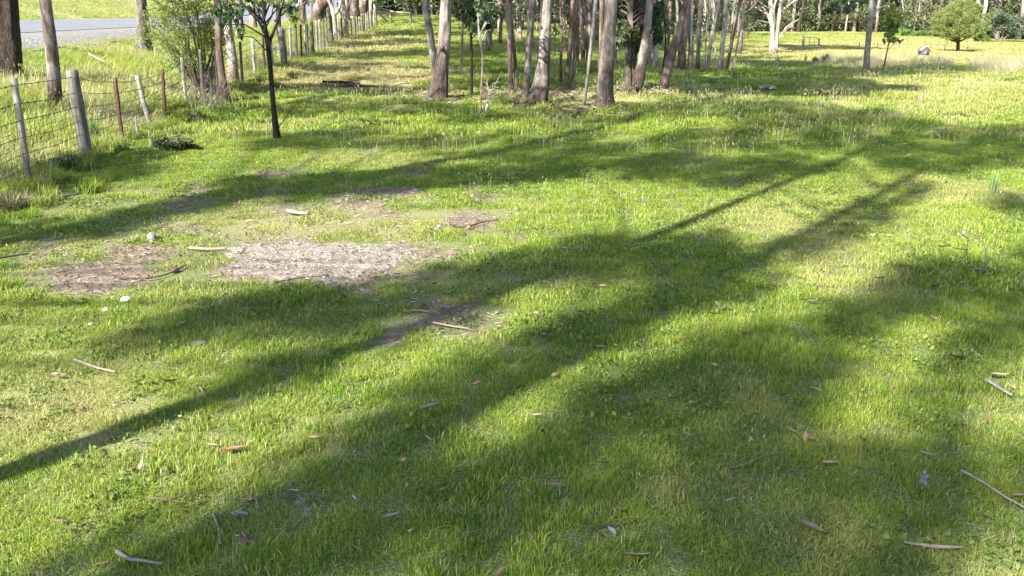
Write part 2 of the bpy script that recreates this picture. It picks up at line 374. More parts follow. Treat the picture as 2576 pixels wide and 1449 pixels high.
# patches: (u, v, ru, rv, strength) in the 2576 px picture, turned into places on the ground
BARE = [(650, 600, 640, 150, .42), (1120, 800, 210, 90, .45), (680, 1290, 260, 110, .33), (120, 660, 140, 80, .5), (300, 1080, 260, 120, .22), (765, 662, 330, 88, 1.0), (270, 690, 190, 48, .85), (340, 640, 140, 34, .8), (180, 730, 150, 26, .7), (430, 582, 140, 20, .6), (700, 528, 100, 26, .55),
        (960, 540, 110, 30, .6), (900, 510, 80, 18, .8), (1000, 482, 90, 14, .9), (1060, 436, 55, 12, .9), (950, 480, 50, 12, .9), (490, 465, 60, 14, .7),
        (430, 525, 70, 12, .8), (680, 440, 75, 14, .8), (1180, 560, 120, 32, .85), (1270, 588, 130, 14, .5), (1140, 795, 115, 50, .75), (1000, 850, 80, 20, .8),
        (1100, 645, 120, 22, .6), (1330, 705, 110, 26, .4), (120, 500, 80, 18, .7), (1450, 240, 150, 12, .8), (1620, 236, 90, 9, .8), (930, 221, 140, 6, 1.0),
        (860, 214, 70, 5, 1.0), (1230, 495, 80, 14, .6), (1850, 462, 40, 12, .6), (600, 985, 60, 12, .5), (600, 1350, 90, 40, .6), (760, 1225, 90, 40, .55),
        (1100, 800, 60, 60, .6), (1750, 215, 90, 4, .4), (1000, 235, 80, 5, .7), (2130, 240, 60, 4, .6), (1740, 378, 40, 8, .5), (930, 378, 35, 6, .6), (40, 630, 80, 16, .5)]
ASH = [(760, 655, 265, 60, 1.0), (900, 650, 170, 55, .8), (640, 640, 130, 30, .7)]
DRY = [(850, 185, 290, 45, 1.6), (650, 200, 150, 40, 1.2), (900, 120, 180, 40, .9), (150, 1000, 330, 230, .35), (1250, 700, 400, 60, .35), (700, 1100, 300, 120, .2),
       (900, 560, 500, 60, .4), (1500, 250, 300, 20, .6), (2250, 130, 460, 40, .9), (2450, 240, 420, 70, .55), (2100, 560, 400, 120, .3)]
def patch(x, y, L, warp=0.35):
    z = tz(x, y); u, v = project(x, y, z); out = np.zeros(np.shape(x))
    n = (fbm(x * 2.3, y * 2.3, 21, 3) - 0.5)
    vis = y > 1
    for (a, b, ru, rv, s) in L:
        d = np.sqrt(((u - a) / ru) ** 2 + ((v - b) / rv) ** 2) + n * warp * 4 * 0.6
        out = np.maximum(out, s * (1 - ss(0.45, 1.2, d)) * vis)
    return out
xs = graded(-170, 170, -7, 8, 0.075); ys = graded(-45, 330, 1.6, 11, 0.06, 1.045)
GX, GY = np.meshgrid(xs, ys); GZ = tz(GX, GY)
bare = patch(GX, GY, BARE); ash = patch(GX, GY, ASH, 0.2); dry = patch(GX, GY, DRY)
GZ = GZ + 0.035 * ash * (fbm(GX * 5, GY * 5, 31) - 0.2) + 0.02 * bare * (fbm(GX * 9, GY * 9, 33) - 0.5)
fdist = fence_s(GX, GY)
FOREST_BASE = [(1100, 44), (1300, 58), (1500, 68), (1700, 76), (1860, 80), (2230, 82), (2300, 88), (2400, 99), (2576, 104), (2900, 106)]
fb = np.array([ground(u, v)[:2] for u, v in FOREST_BASE])
fang = fb[:, 0] / fb[:, 1]; fdis = fb[:, 1]
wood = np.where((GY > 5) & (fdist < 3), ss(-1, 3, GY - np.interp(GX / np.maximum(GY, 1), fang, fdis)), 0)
far = ss(9, 30, GY)
far = np.maximum(far, ss(13, 14, fdist))
mb = MB(); ny, nx = GX.shape
i = np.arange(ny - 1)[:, None] * nx + np.arange(nx - 1)[None]
mb.add(np.stack([GX, GY, GZ], -1).reshape(-1, 3), None, np.stack([i, i + 1, i + nx + 1, i + nx], -1).reshape(-1, 4))
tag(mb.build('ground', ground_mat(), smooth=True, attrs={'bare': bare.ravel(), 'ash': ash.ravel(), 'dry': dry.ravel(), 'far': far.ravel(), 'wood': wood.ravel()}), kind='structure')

# road and gravel shoulder, along the fence
def strip(name, s0, s1, lift, mat, wob=0.0, nseg=6):
    mb = MB(); Y = np.concatenate([np.arange(-40, 60, 0.7), np.arange(60, 160, 3)]); S = np.linspace(s0, s1, nseg)
    YY, SS = np.meshgrid(Y, S, indexing='ij')
    if wob: SS = SS + (SS == s0) * wob * (fbm(YY * 0.8, YY * 0.1, 8) - 0.5) * 2
    SS2 = SS + 0.13 * np.clip(YY - 20, 0, 60) * (SS * 0 + 1) * 0.0
    XX = FX0 + FSL * YY - SS2 / 0.995
    V = np.stack([XX, YY, tz(XX, YY) + lift], -1)
    n0, n1 = YY.shape; i = np.arange(n0 - 1)[:, None] * n1 + np.arange(n1 - 1)[None]
    mb.add(V.reshape(-1, 3), None, np.stack([i, i + n1, i + n1 + 1, i + 1], -1).reshape(-1, 4))
    return tag(mb.build(name, mat, smooth=True), kind='structure')
k = NT('asphalt'); pos = k.n('ShaderNodeNewGeometry').outputs['Position']
a = k.noise(pos, 90, 4, 0.7); b = k.noise(pos, 0.8, 3)
col = k.mix(k.rng(a, 0.3, 0.7), (0.085, 0.09, 0.1), (0.15, 0.155, 0.165)); col = k.mix(k.rng(b, 0.4, 0.6, 0, 0.4), col, (0.17, 0.17, 0.175))
M_ASPH = k.done(k.pbsdf(col, 0.8, k.bump(a, 0.4, 0.01)))
k = NT('gravel'); pos = k.n('ShaderNodeNewGeometry').outputs['Position']
vo = k.n('ShaderNodeTexVoronoi'); vo.inputs['Scale'].default_value = 18; k.l(pos, vo.inputs['Vector'])
col = k.mix(vo.outputs['Color'], (0.06, 0.06, 0.06), (0.26, 0.25, 0.24)); col = k.mix(k.rng(k.noise(pos, 2, 3), 0.5, 0.65, 0, 0.6), col, (0.2, 0.18, 0.13))
M_GRAV = k.done(k.pbsdf(col, 0.9, k.bump(vo.outputs['Distance'], 1.0, 0.03)))
strip('road_shoulder', 3.9, 7.0, 0.03, M_GRAV, 0.35)
strip('road', 6.7, 13.2, 0.045, M_ASPH)

# ------------------------------------------------------------------ trees
def crown_at(mb_l, mb_w, top, base_t, H, spread, nclump, nleaf, lsize, low=0.55, trunk=None):
    """limbs from the trunk to leaf clumps around its top"""
    for c in range(nclump):
        f = rng.uniform(low, 1.0); k = int(f * (len(trunk) - 1)); st = trunk[k]
        ang = rng.uniform(0, 2 * math.pi); rr = spread * rng.uniform(0.35, 1) * (1.15 - 0.5 * f)
        e = st + np.array([math.cos(ang) * rr, math.sin(ang) * rr, rr * rng.uniform(0.5, 1.1)])
        m = (st + e) / 2 + np.array([0, 0, -0.12 * rr])
        r0 = 0.02 + 0.02 * rr
        P, q = smooth_path([st, m, e], [r0, r0 * 0.6, 0.008], 0.35)
        tube(mb_w, P, q, 5)
        leaves(mb_l, ball(nleaf, e, (spread * 0.33, spread * 0.33, spread * 0.22)), lsize, lsize * 0.33)
def world_path(px, H, seed=0.0, under=0.2):
    """pixel trunk (u, v, width) from base up -> world points at the base's depth, carried on to height H"""
    b = ground(px[0][0], px[0][1]); y = b[1]
    P = []; Rr = []
    for (u, v, w) in px:
        p = at(u, v, y); p = np.array([p[0], y + 0.0, p[2]])
        P.append(p); Rr.append(w / 2 * px_m(p))
    d = P[-1] - P[max(0, len(P) - 2)]; d /= np.linalg.norm(d)
    lean = d[0] / max(d[2], 0.3); z = P[-1][2]; top = b[2] + H; x = P[-1][0]; yy = y; r0 = Rr[-1]; k = 0
    while z < top:
        dz = min(1.6, max(0.4, (top - z))); lean *= 0.8
        x += lean * dz + 0.12 * math.sin(seed + k * 1.7); yy += 0.10 * math.cos(seed * 2 + k * 1.3); z += dz; k += 1
        P.append(np.array([x, yy, z])); Rr.append(max(0.015, r0 * (1 - 0.75 * min(1, (z - b[2]) / H))))
    P.insert(0, P[0] - np.array([0, 0, under])); Rr.insert(0, Rr[0] * 1.02)
    return b, P, Rr
TREES = []
def tree(name, label, bk, px, H=12, crown=(3.0, 14, 260, 0.16), leaf='gum', flare=0.5, rough=0.16, sides=20, group='gum trees of the grove', cat='tree', extra=None, step=0.12):
    seed = len(TREES) * 1.37 + 0.5
    b, P, Rr = world_path(px, H, seed)
    root = empty(name, b, label, cat, group)
    Ps, Rs = smooth_path(P, Rr, step)
    mw = MB(); ml = MB()
    tube(mw, Ps, Rs, sides, rough, seed, flare)
    if extra: extra(mw, ml, b, Ps)
    if crown:
        sp, nc, nl, ls = crown
        crown_at(ml, mw, Ps[-1], 0, H, sp, nc, nl, ls, trunk=Ps)
    tr = mw.build('trunk', BARK[bk], root, origin=b, smooth=True)
    cr = ml.build('crown', LEAF[leaf], root, origin=b) if ml.n else None
    TREES.append((root, b, Ps)); return root
def limb(px0, px1, y0, w0, w1, mid=None, dy=0.0):
    """a branch between two picture points"""
    def f(mw, ml, b, Ps):
        y = b[1]; pts = [at(*px0, y)]
        if mid: pts.append(at(*mid, y + dy * 0.5))
        pts.append(at(*px1, y + dy)); m = px_m(b)
        P, q = smooth_path(pts, np.linspace(w0, w1, len(pts)) / 2 * m, 0.15); tube(mw, P, q, 6, 0.1)
    return f
def blobs(L, ls, asp=0.33, dyr=0.5, twigs=True):
    """leaf clumps (u, v, ru, rv, count) near the tree's own depth"""
    def f(mw, ml, b, Ps):
        for (u, v, ru, rv, n) in L:
            yy = b[1] + rng.uniform(-dyr, dyr); c = at(u, v, yy); m = px_m(c)
            sub = max(4, int(n / 14))
            for q in range(sub):
                cc = c + np.clip(rng.normal(size=3), -1.6, 1.6) * np.array([ru, ru, rv]) * m * .55
                leaves(ml, ball(max(3, int(n / sub)), cc, (ru * m * .22, ru * m * .22, rv * m * .3)), ls, ls * asp * .8, 1.0)
                if rng.random() > .35: continue
                if twigs:
                    k = int(np.argmin(np.abs(Ps[:, 2] - (cc[2] - 0.2)))); st = Ps[k]
                    P, qq = smooth_path([st, (st + cc) / 2 + (0, 0, 0.1), cc], [0.012, 0.008, 0.004], 0.25); tube(mw, P, qq, 4)
    return f
def many(*fs):
    def f(*a):
        for g in fs: g(*a)
    return f

G1 = 'gum trees of the grove'; G2 = 'trees along the roadside fence'; G3 = 'young trees among the grove'
# roadside
tree('gum_tree', 'huge dark rough barked trunk at the far left edge beyond the fence', 'dark', [(18, 200, 66), (20, 150, 56), (20, 80, 50), (12, 0, 52)], 15, (4, 22, 300, .2), rough=0.34, flare=0.5, sides=30, group=G2, step=.08)
tree('gum_tree', 'smooth brown leaning trunk behind the round grey fence post', 'pink', [(140, 285, 34), (136, 200, 32), (127, 100, 29), (114, 0, 28)], 13, (3, 16, 260, .18), flare=0.1, group=G2)
tree('gum_tree', 'pale trunk with furrowed dark base beside the road gravel', 'grey', [(360, 138, 33), (360, 90, 31), (358, 40, 28), (355, 0, 25)], 14, (3, 16, 260, .2), rough=.25, group=G2)
tree('gum_tree', 'dark leaning trunk half hidden in the wispy roadside shrub', 'brown', [(570, 262, 20), (560, 200, 18), (550, 110, 17), (545, 0, 15)], 9, (2.2, 9, 200, .16), group=G2)
tree('gum_tree', 'peeling orange and white trunk right of the wispy shrub', 'pale', [(587, 215, 24), (583, 140, 22), (573, 60, 20), (570, 0, 19)], 12, (3, 14, 260, .18), rough=.22, group=G2)
tree('gum_tree', 'slim grey trunk just behind the second round fence post', 'grey', [(705, 150, 13), (702, 80, 12), (700, 0, 11)], 9, (2, 8, 160, .16), group=G2)
tree('gum_tree', 'dark curved trunk leaning over the fence line', 'brown', [(797, 62, 24), (798, 38, 26), (805, 15, 28), (818, 0, 28)], 11, (3, 12, 200, .22), group=G2)
tree('gum_tree', 'pinkish thick trunk behind the fence right of the dark curved one', 'pink', [(822, 56, 22), (823, 20, 20), (824, 0, 19)], 13, (3, 12, 200, .22), group=G2)
tree('gum_tree', 'pale forked trunk rising from the fence line, wide fork', 'pale', [(845, 104, 11), (842, 60, 12), (839, 34, 13), (832, 12, 8), (826, 0, 8)], 9, (2.4, 9, 160, .2), group=G2,
     extra=many(limb((840, 38), (862, -20), 0, 9, 5, (853, 22))))
tree('gum_tree', 'pale forked trunk against the fence, arms spread like a Y', 'pale', [(871, 97, 12), (868, 60, 12), (866, 30, 13), (862, 0, 11)], 10, (2.4, 9, 160, .2), group=G2,
     extra=many(limb((868, 32), (890, -12), 0, 9, 5, (877, 14)), limb((866, 50), (848, 6), 0, 7, 4, (855, 30))))
tree('gum_tree', 'broad pinkish trunk behind the far end of the fence', 'pink', [(893, 40, 20), (892, 20, 18), (892, 0, 17)], 13, (3, 12, 200, .22), group=G2)
tree('gum_tree', 'dark brown trunk behind the last fence posts', 'brown', [(915, 30, 14), (917, 15, 14), (920, 0, 14)], 13, (3, 12, 200, .22), group=G2)
tree('gum_tree', 'pale slim trunk just before the dark bushes at the fence end', 'pale', [(934, 28, 8), (933, 12, 8), (934, 0, 7)], 11, (3, 10, 180, .22), group=G2)
# near slender tree with open branches
tree('wattle_tree', 'slender black barked tree with open branches standing nearest in the paddock', 'black',
     [(697, 350, 17), (690, 290, 13), (684, 220, 11), (679, 160, 11), (672, 96, 12), (664, 50, 7), (660, 0, 6)], 6.5, (1.6, 10, 160, .12), rough=.22, flare=.15, group=G3, step=.06,
     extra=many(limb((673, 96), (645, 40), 0, 8, 6, (660, 72)), limb((645, 42), (600, -5), 0, 5, 3, (630, 28)), limb((676, 110), (716, -5), 0, 8, 4, (700, 50)),
                limb((690, 55), (742, 0), 0, 4, 2, (712, 35)), limb((660, 60), (640, 5), 0, 4, 2), limb((695, 330), (735, 270), 0, 2.5, 1.5, (712, 305)), limb((668, 70), (690, 0), 0, 4, 2, (684, 40)),
                blobs([(585, 40, 30, 28, 150), (560, 15, 26, 22, 130), (620, 15, 28, 18, 150), (602, 90, 12, 18, 50), (735, 25, 20, 18, 80), (690, 6, 30, 12, 70), (655, 2, 20, 12, 70)], 0.10, .5)))
# grove, front row
tree('gum_tree', 'leaning grey stem on the left of the twin trunked gum', 'grey', [(1097, 236, 17), (1095, 190, 17), (1088, 130, 18), (1078, 60, 17), (1067, 0, 16)], 12, (2.6, 12, 220, .18), flare=.1)
tree('gum_tree', 'thick twin trunk gum with dark knot hole and flared base', 'pink', [(1102, 254, 44), (1106, 225, 36), (1111, 170, 31), (1117, 110, 29), (1119, 50, 27), (1121, 0, 26)], 15, (3, 16, 260, .18), rough=.28, flare=.6, sides=32, step=.08,
     extra=lambda mw, ml, b, Ps: tube(mw, *smooth_path([at(1113, 122, b[1] - .12), at(1110, 120, b[1] - .26)], [.05, .035], .05), 8, .3))
tree('gum_tree', 'thin trunk with orange base standing behind the black stem', 'pale', [(1160, 190, 6), (1162, 120, 6), (1165, 45, 5), (1166, 0, 4)], 6, (1.2, 6, 100, .14), group=G3)
tree('gum_sapling', 'thin jet black stem right of the twin trunk gum', 'black', [(1186, 240, 9), (1186, 150, 7), (1184, 70, 6), (1183, 0, 5)], 6, (1.4, 7, 120, .14), group=G3,
     extra=blobs([(1175, 30, 30, 26, 700), (1205, 20, 30, 24, 700), (1225, 55, 22, 18, 300), (1188, 62, 18, 14, 200)], .14, .4, .4))
tree('gum_sapling', 'thin pale crooked sapling beside the white plastic peg', 'pale', [(1207, 292, 8), (1211, 230, 6), (1214, 140, 6), (1206, 90, 6), (1203, 40, 4), (1205, 0, 4)], 4.6, (1.0, 7, 110, .12), group=G3,
     extra=many(blobs([(1215, 25, 34, 30, 260), (1240, 60, 14, 14, 60), (1200, 75, 18, 14, 70)], .11, .4, .3)))
tree('gum_tree', 'slim grey brown trunk left of the crossing pair in the grove', 'pink', [(1285, 238, 13), (1283, 160, 12), (1281, 80, 11), (1276, 0, 11)], 12, (2.4, 10, 200, .18))
tree('gum_tree', 'slim leaning brown trunk tucked between two thicker grey ones', 'brown', [(1300, 234, 11), (1297, 170, 9), (1292, 110, 9), (1286, 50, 9), (1283, 0, 8)], 11, (2.2, 8, 180, .18))
tree('gum_tree', 'grey white trunk leaning right just left of the rough based gum', 'grey', [(1322, 244, 17), (1327, 180, 16), (1332, 100, 16), (1339, 0, 17)], 14, (2.8, 12, 220, .18))
tree('gum_tree', 'pale trunk hidden behind the rough based gum', 'pale', [(1358, 200, 12), (1360, 130, 12), (1362, 60, 10), (1364, 0, 10)], 13, (2.6, 10, 200, .18))
tree('gum_tree', 'stout gum with rough furrowed dark base curving to the left', 'pink', [(1352, 266, 46), (1358, 238, 39), (1365, 190, 34), (1369, 120, 28), (1374, 50, 24), (1379, 0, 23)], 16, (3.2, 18, 260, .18), rough=.34, flare=.35, sides=32, step=.08)
tree('gum_tree', 'dark slender trunk rising behind the sandy mound', 'brown', [(1410, 216, 8), (1411, 150, 7), (1413, 80, 6), (1410, 0, 6)], 9, (1.6, 7, 140, .16), group=G3)
tree('gum_tree', 'dark trunk with grey snag leaning beside it', 'brown', [(1425, 222, 10), (1432, 150, 13), (1436, 80, 12), (1440, 0, 12)], 12, (2.4, 9, 180, .18))
tree('tree_snag', 'broken grey dead snag with pointed top in the grove', 'grey', [(1436, 228, 10), (1442, 190, 9), (1446, 150, 7), (1448, 113, 2)], .1, None, group=G3, cat='dead tree', flare=.1)
tree('tree_snag', 'pale leaning dead stick between dark trunk and broken snag', 'pale', [(1430, 220, 5), (1434, 180, 4), (1438, 128, 2)], .1, None, group=G3, cat='dead tree', flare=.1)
tree('gum_tree', 'brown trunk standing well behind the bent thin trunk', 'brown', [(1467, 155, 10), (1466, 90, 9), (1461, 0, 9)], 13, (2.6, 9, 180, .2))
tree('gum_tree', 'pale pink trunk directly behind the bent thin trunk', 'pink', [(1480, 155, 11), (1483, 80, 10), (1486, 0, 10)], 13, (2.6, 9, 180, .2))
tree('gum_tree', 'thin bent trunk in front, crossing to the right as it rises', 'grey', [(1468, 274, 9), (1473, 235, 8), (1479, 190, 8), (1484, 140, 10), (1491, 80, 9), (1499, 0, 9)], 10, (2, 8, 160, .18), flare=.15)
tree('gum_tree', 'narrow reddish dark trunk hard against the thickest grove trunk', 'brown', [(1505, 226, 10), (1509, 150, 8), (1512, 80, 8), (1514, 0, 12)], 13, (2.4, 9, 200, .18))
tree('gum_tree', 'thickest straight gum in the middle of the grove, sunlit top', 'pink', [(1521, 276, 46), (1522, 235, 38), (1526, 170, 36), (1530, 110, 33), (1535, 50, 31), (1537, 0, 31)], 17, (3.6, 20, 260, .18), rough=.2, flare=.32, sides=32, step=.08)
tree('gum_tree', 'pale trunk half hidden behind the thickest gum', 'pale', [(1547, 165, 9), (1549, 90, 8), (1550, 0, 8)], 12, (2.4, 9, 180, .2))
tree('gum_tree', 'straight light grey trunk right of the dark leafy young gum', 'grey', [(1580, 228, 18), (1581, 170, 16), (1583, 100, 14), (1586, 0, 13)], 13, (2.8, 12, 220, .18))
tree('gum_tree', 'gum with torn brown and white bark leaning slightly right', 'pink', [(1602, 232, 25), (1611, 180, 24), (1622, 110, 22), (1635, 0, 18)], 14, (2.8, 12, 220, .18), rough=.26, flare=.15)
tree('gum_sapling', 'young gum with dense dark leaves between light grey and torn bark trunks', 'brown', [(1595, 226, 7), (1594, 150, 6), (1590, 60, 5), (1590, 0, 4)], 5.5, (1.3, 9, 160, .14), group=G3,
     extra=blobs([(1560, 40, 30, 40, 1300), (1560, 85, 20, 26, 700), (1600, 30, 22, 38, 1000), (1604, 85, 14, 22, 450), (1650, 45, 16, 36, 750), (1655, 95, 12, 16, 240), (1600, 130, 10, 40, 260)], .15, .4, .5))
tree('gum_tree', 'strongly leaning trunk tilted right at the edge of the grove', 'brown', [(1666, 232, 26), (1675, 190, 22), (1692, 130, 20), (1709, 70, 18), (1729, 0, 17)], 13, (2.8, 12, 220, .18), flare=.1)
tree('gum_sapling', 'dark wiry stem left of the strongly leaning trunk', 'black', [(1660, 218, 5), (1668, 170, 4), (1674, 110, 4), (1672, 50, 4), (1668, 0, 3)], 5, (1.2, 7, 120, .14), group=G3)
tree('gum_tree', 'pale forked slender trunk seen left of the leaning one', 'pale', [(1647, 174, 15), (1650, 130, 11), (1648, 100, 9), (1642, 50, 4), (1640, 0, 4)], 9, (2, 7, 140, .18), group=G3, extra=limb((1651, 110), (1672, 92), 0, 4, 2))
tree('gum_tree', 'reddish trunk with broad foot behind the strongly leaning trunk', 'pink', [(1713, 178, 20), (1720, 120, 14), (1727, 50, 12), (1728, 0, 11)], 13, (2.6, 9, 200, .2), flare=.2)
tree('gum_tree', 'straight white trunk first in the pale row beyond the grove', 'pale', [(1738, 178, 13), (1737, 110, 10), (1738, 0, 9)], 13, (2.6, 9, 200, .2))
tree('gum_tree', 'straight pinkish trunk second in the pale row beyond the grove', 'pink', [(1754, 181, 12), (1757, 110, 10), (1764, 0, 10)], 13, (2.6, 9, 200, .2))
tree('gum_sapling', 'thin stick trunk between pinkish and white leaning trunks', 'grey', [(1772, 178, 5), (1774, 140, 4), (1777, 80, 3), (1787, 0, 3)], 7, (1.4, 5, 90, .16), group=G3)
tree('gum_tree', 'white trunk leaning right across its thin neighbour', 'pale', [(1779, 183, 9), (1786, 120, 9), (1797, 60, 9), (1809, 0, 8)], 12, (2.4, 8, 180, .2))
tree('gum_sapling', 'very thin pale trunk right behind the white leaning one', 'pale', [(1796, 176, 4), (1800, 110, 4), (1790, 0, 4)], 8, (1.4, 5, 90, .16), group=G3)
tree('gum_tree', 'broad white trunk last thick one at the right end of the grove', 'pale', [(1812, 184, 16), (1817, 120, 12), (1824, 50, 12), (1827, 0, 12)], 13, (2.6, 9, 200, .2), flare=.2)
tree('gum_tree', 'brown trunk leaning right behind the broad white one', 'brown', [(1826, 180, 9), (1838, 120, 8), (1850, 60, 8), (1862, 0, 8)], 11, (2.2, 8, 180, .2))
tree('gum_sapling', 'slanting thin white sapling with bare twigs at the grove edge', 'pale', [(1844, 189, 5), (1852, 130, 4), (1863, 70, 4), (1874, 10, 3), (1876, 0, 3)], 5.5, (1.2, 5, 80, .14), group=G3,
     extra=many(limb((1864, 75), (1890, 45), 0, 2.5, 1.2, (1878, 62)), limb((1858, 110), (1880, 103), 0, 2, 1), limb((1850, 128), (1826, 105), 0, 2.5, 1)))
# right side
tree('gum_tree', 'forked pale gum with twin stems and sweeping bare branches in the paddock', 'pale', [(1944, 136, 20), (1944, 110, 15), (1942, 60, 11), (1938, 0, 11)], 12, (2.8, 10, 200, .2), group='paddock gums', flare=.2,
     extra=many(limb((1950, 132), (1966, -8), 0, 12, 8, (1957, 70)), limb((1945, 80), (1905, 0), 0, 7, 4, (1930, 35)), limb((1964, 30), (2010, -5), 0, 6, 4, (1985, 12)), limb((1958, 100), (2000, 50), 0, 4, 2, (1975, 72)),
                limb((1975, 72), (2010, 48), 0, 3, 1.5), limb((1962, 90), (1990, 65), 0, 3, 1.5), limb((1936, 40), (1900, 18), 0, 5, 2), limb((1950, 60), (1900, 50), 0, 3, 1.5)))
tree('gum_tree', 'tall lone white gum with two side branches in the paddock', 'pale', [(2179, 182, 17), (2182, 130, 14), (2188, 60, 13), (2194, 0, 12)], 13, (2.8, 10, 200, .2), group='paddock gums', flare=.12,
     extra=many(limb((2186, 55), (2128, 22), 0, 5, 3, (2158, 32)), limb((2128, 24), (2100, 8), 0, 3, 2), limb((2196, 28), (2250, 8), 0, 4, 2, (2225, 16)), limb((2186, 70), (2160, 40), 0, 4, 2),
                blobs([(2110, 20, 36, 18, 220), (2150, 8, 30, 12, 120), (2250, 5, 26, 8, 80)], .2, .35, .8, False)))
tree('gum_sapling', 'small lime green gum on a crooked thin trunk beside the tall white gum', 'brown', [(2217, 181, 5), (2225, 160, 4), (2231, 130, 3), (2235, 112, 3), (2245, 80, 2)], 1.9, None, 'lime', group='paddock gums',
     extra=blobs([(2245, 95, 20, 12, 300), (2240, 70, 20, 17, 420), (2246, 42, 22, 18, 460), (2262, 58, 12, 14, 180), (2238, 22, 13, 12, 200), (2268, 100, 7, 7, 40)], .12, .5, .4))
def round_tree():
    b = ground(2411, 131); m = px_m(b); y = b[1]
    root = empty('wattle_tree', b, 'round dome shaped olive green tree alone in the far paddock', 'tree', 'paddock trees')
    mw = MB(); ml = MB()
    P, q = smooth_path([b - (0, 0, .2), at(2410, 112, y), at(2410, 100, y), at(2408, 70, y)], np.array([9, 8, 8, 5]) / 2 * m, .1); tube(mw, P, q, 10, .15, 1, .2)
    for (u, v) in ((2380, 72), (2392, 60), (2432, 66), (2445, 80), (2375, 85), (2420, 50), (2400, 40)):
        s = at(2410, 106, y); e = at(u, v, y + rng.uniform(-1, 1)); P, q = smooth_path([s, (s + e) / 2 + (0, 0, -.12), e], [.06, .05, .02], .15); tube(mw, P, q, 6)
    # shell of drooping clumps on a dome
    for c in range(420):
        a = rng.uniform(0, 2 * math.pi); zz = rng.uniform(-0.8, 1.0); rr = math.sqrt(max(0, 1 - zz * zz)); f = rng.uniform(.72, 1.0) * (1 + .10 * math.sin(a * 3 + zz * 4))
        cu = 2411 + (10 if zz < 0 else 0) * 0; cx = at(cu, 55, y)
        p = cx + np.array([math.cos(a) * rr * 56 * m * f * (1.0 if zz < .4 else .92), math.sin(a) * rr * 56 * m * f, zz * 50 * m * f])
        leaves(ml, ball(80, p, (.22, .22, .16)), .11, .026, .6)
    for c in range(140):
        leaves(ml, ball(50, at(2411, 58, y) + rng.normal(size=3) * np.array([26, 26, 22]) * m, (.3, .3, .3)), .12, .03, .5)
    mw.build('trunk', BARK['dark'], root, origin=b, smooth=True); ml.build('crown', LEAF['wattle'], root, origin=b)
round_tree()

def bush(name, label, u, v, L, leaf, ls, group, asp=.35, cat='shrub', stems=6, bk='brown'):
    b = ground(u, v); root = empty(name, b, label, cat, group); mw = MB(); ml = MB(); y = b[1]; m = px_m(b)
    for (cu, cv, ru, rv, n) in L:
        c = at(cu, cv, y)
        for q in range(max(1, n // 70)):
            cc = c + np.array([rng.uniform(-1, 1) * ru, rng.uniform(-1, 1) * ru, rng.uniform(-1, 1) * rv]) * m * .75
            leaves(ml, ball(70, cc, (ru * m * .33, ru * m * .33, rv * m * .33)), ls, ls * asp, .2)
        for q in range(stems):
            e = c + np.array([rng.uniform(-1, 1) * ru, rng.uniform(-1, 1) * ru * .6, rng.uniform(-.6, .9) * rv]) * m
            s = b + (rng.uniform(-.1, .1), rng.uniform(-.1, .1), -.05)
            P, q2 = smooth_path([s, s * .45 + e * .55 + (rng.uniform(-.1, .1), 0, .12), e], [.018, .012, .004], .15); tube(mw, P, q2, 5)
    mw.build('stems', BARK[bk], root, origin=b, smooth=True); ml.build('foliage', LEAF[leaf], root, origin=b)
    return root
bush('tea_tree_shrub', 'tall wispy yellow green shrub hanging over the wire fence', 515, 238,
     [(450, 60, 80, 60, 2700), (520, 40, 66, 50, 2000), (470, 130, 70, 45, 1900), (540, 110, 45, 45, 1300), (415, 20, 50, 28, 900), (520, 175, 34, 32, 600), (395, 80, 44, 44, 800), (560, 20, 40, 22, 900), (500, -30, 90, 30, 1500)], 'tea', .065, 'roadside shrubs', .28, stems=5)
bush('roadside_shrub', 'green leafy shrub beside the slim trunk behind the fence', 742, 70, [(742, 30, 22, 26, 1400), (722, 20, 18, 20, 900), (752, -10, 40, 18, 1200)], 'tea', .10, 'roadside shrubs')
bush('roadside_shrub', 'small shrub low at the foot of the fence posts past the wispy shrub', 652, 210, [(640, 205, 18, 12, 500)], 'forest', .08, 'roadside shrubs')
bush('dark_bush', 'dense dark green bush at the end of the fence lane', 985, 27, [(975, 5, 34, 20, 3600), (1010, 8, 24, 18, 2400), (960, -20, 60, 18, 2500)], 'gum', .3, 'bushes closing the fence lane')
bush('light_bush', 'lighter green bush right of the dark one at the lane end', 1050, 30, [(1050, 10, 34, 14, 2600), (1090, 8, 24, 14, 1800), (1060, -18, 60, 16, 2000)], 'tea', .28, 'bushes closing the fence lane')
bush('bramble_bush', 'bright green bramble low at the forest edge left of the round tree', 2300, 92, [(2290, 82, 34, 9, 1500), (2325, 84, 30, 9, 1300), (2350, 80, 20, 12, 900)], 'bright', .16, 'bushes by the forest edge')
bush('blue_wattle', 'bluish dark rounded bush behind the bright brambles', 2315, 84, [(2315, 60, 26, 22, 2600), (2300, 70, 26, 14, 1500)], 'blue', .2, 'bushes by the forest edge')
bush('green_bush', 'bright bush at the right shoulder of the round tree', 2474, 106, [(2474, 86, 20, 20, 2000), (2460, 78, 16, 18, 1200)], 'bright', .18, 'bushes by the forest edge')
bush('grey_green_gum', 'loose grey green gum right of the round tree', 2515, 106, [(2520, 50, 34, 24, 2000), (2490, 65, 16, 22, 900), (2555, 70, 24, 30, 1500)], 'blue', .24, 'bushes by the forest edge', bk='pale')
bush('roadside_shrub', 'dark tangle of scrub at the foot of the fence by the pale thin post', 500, 308, [(495, 292, 30, 18, 800), (470, 320, 20, 10, 260)], 'forest', .06, 'roadside shrubs')

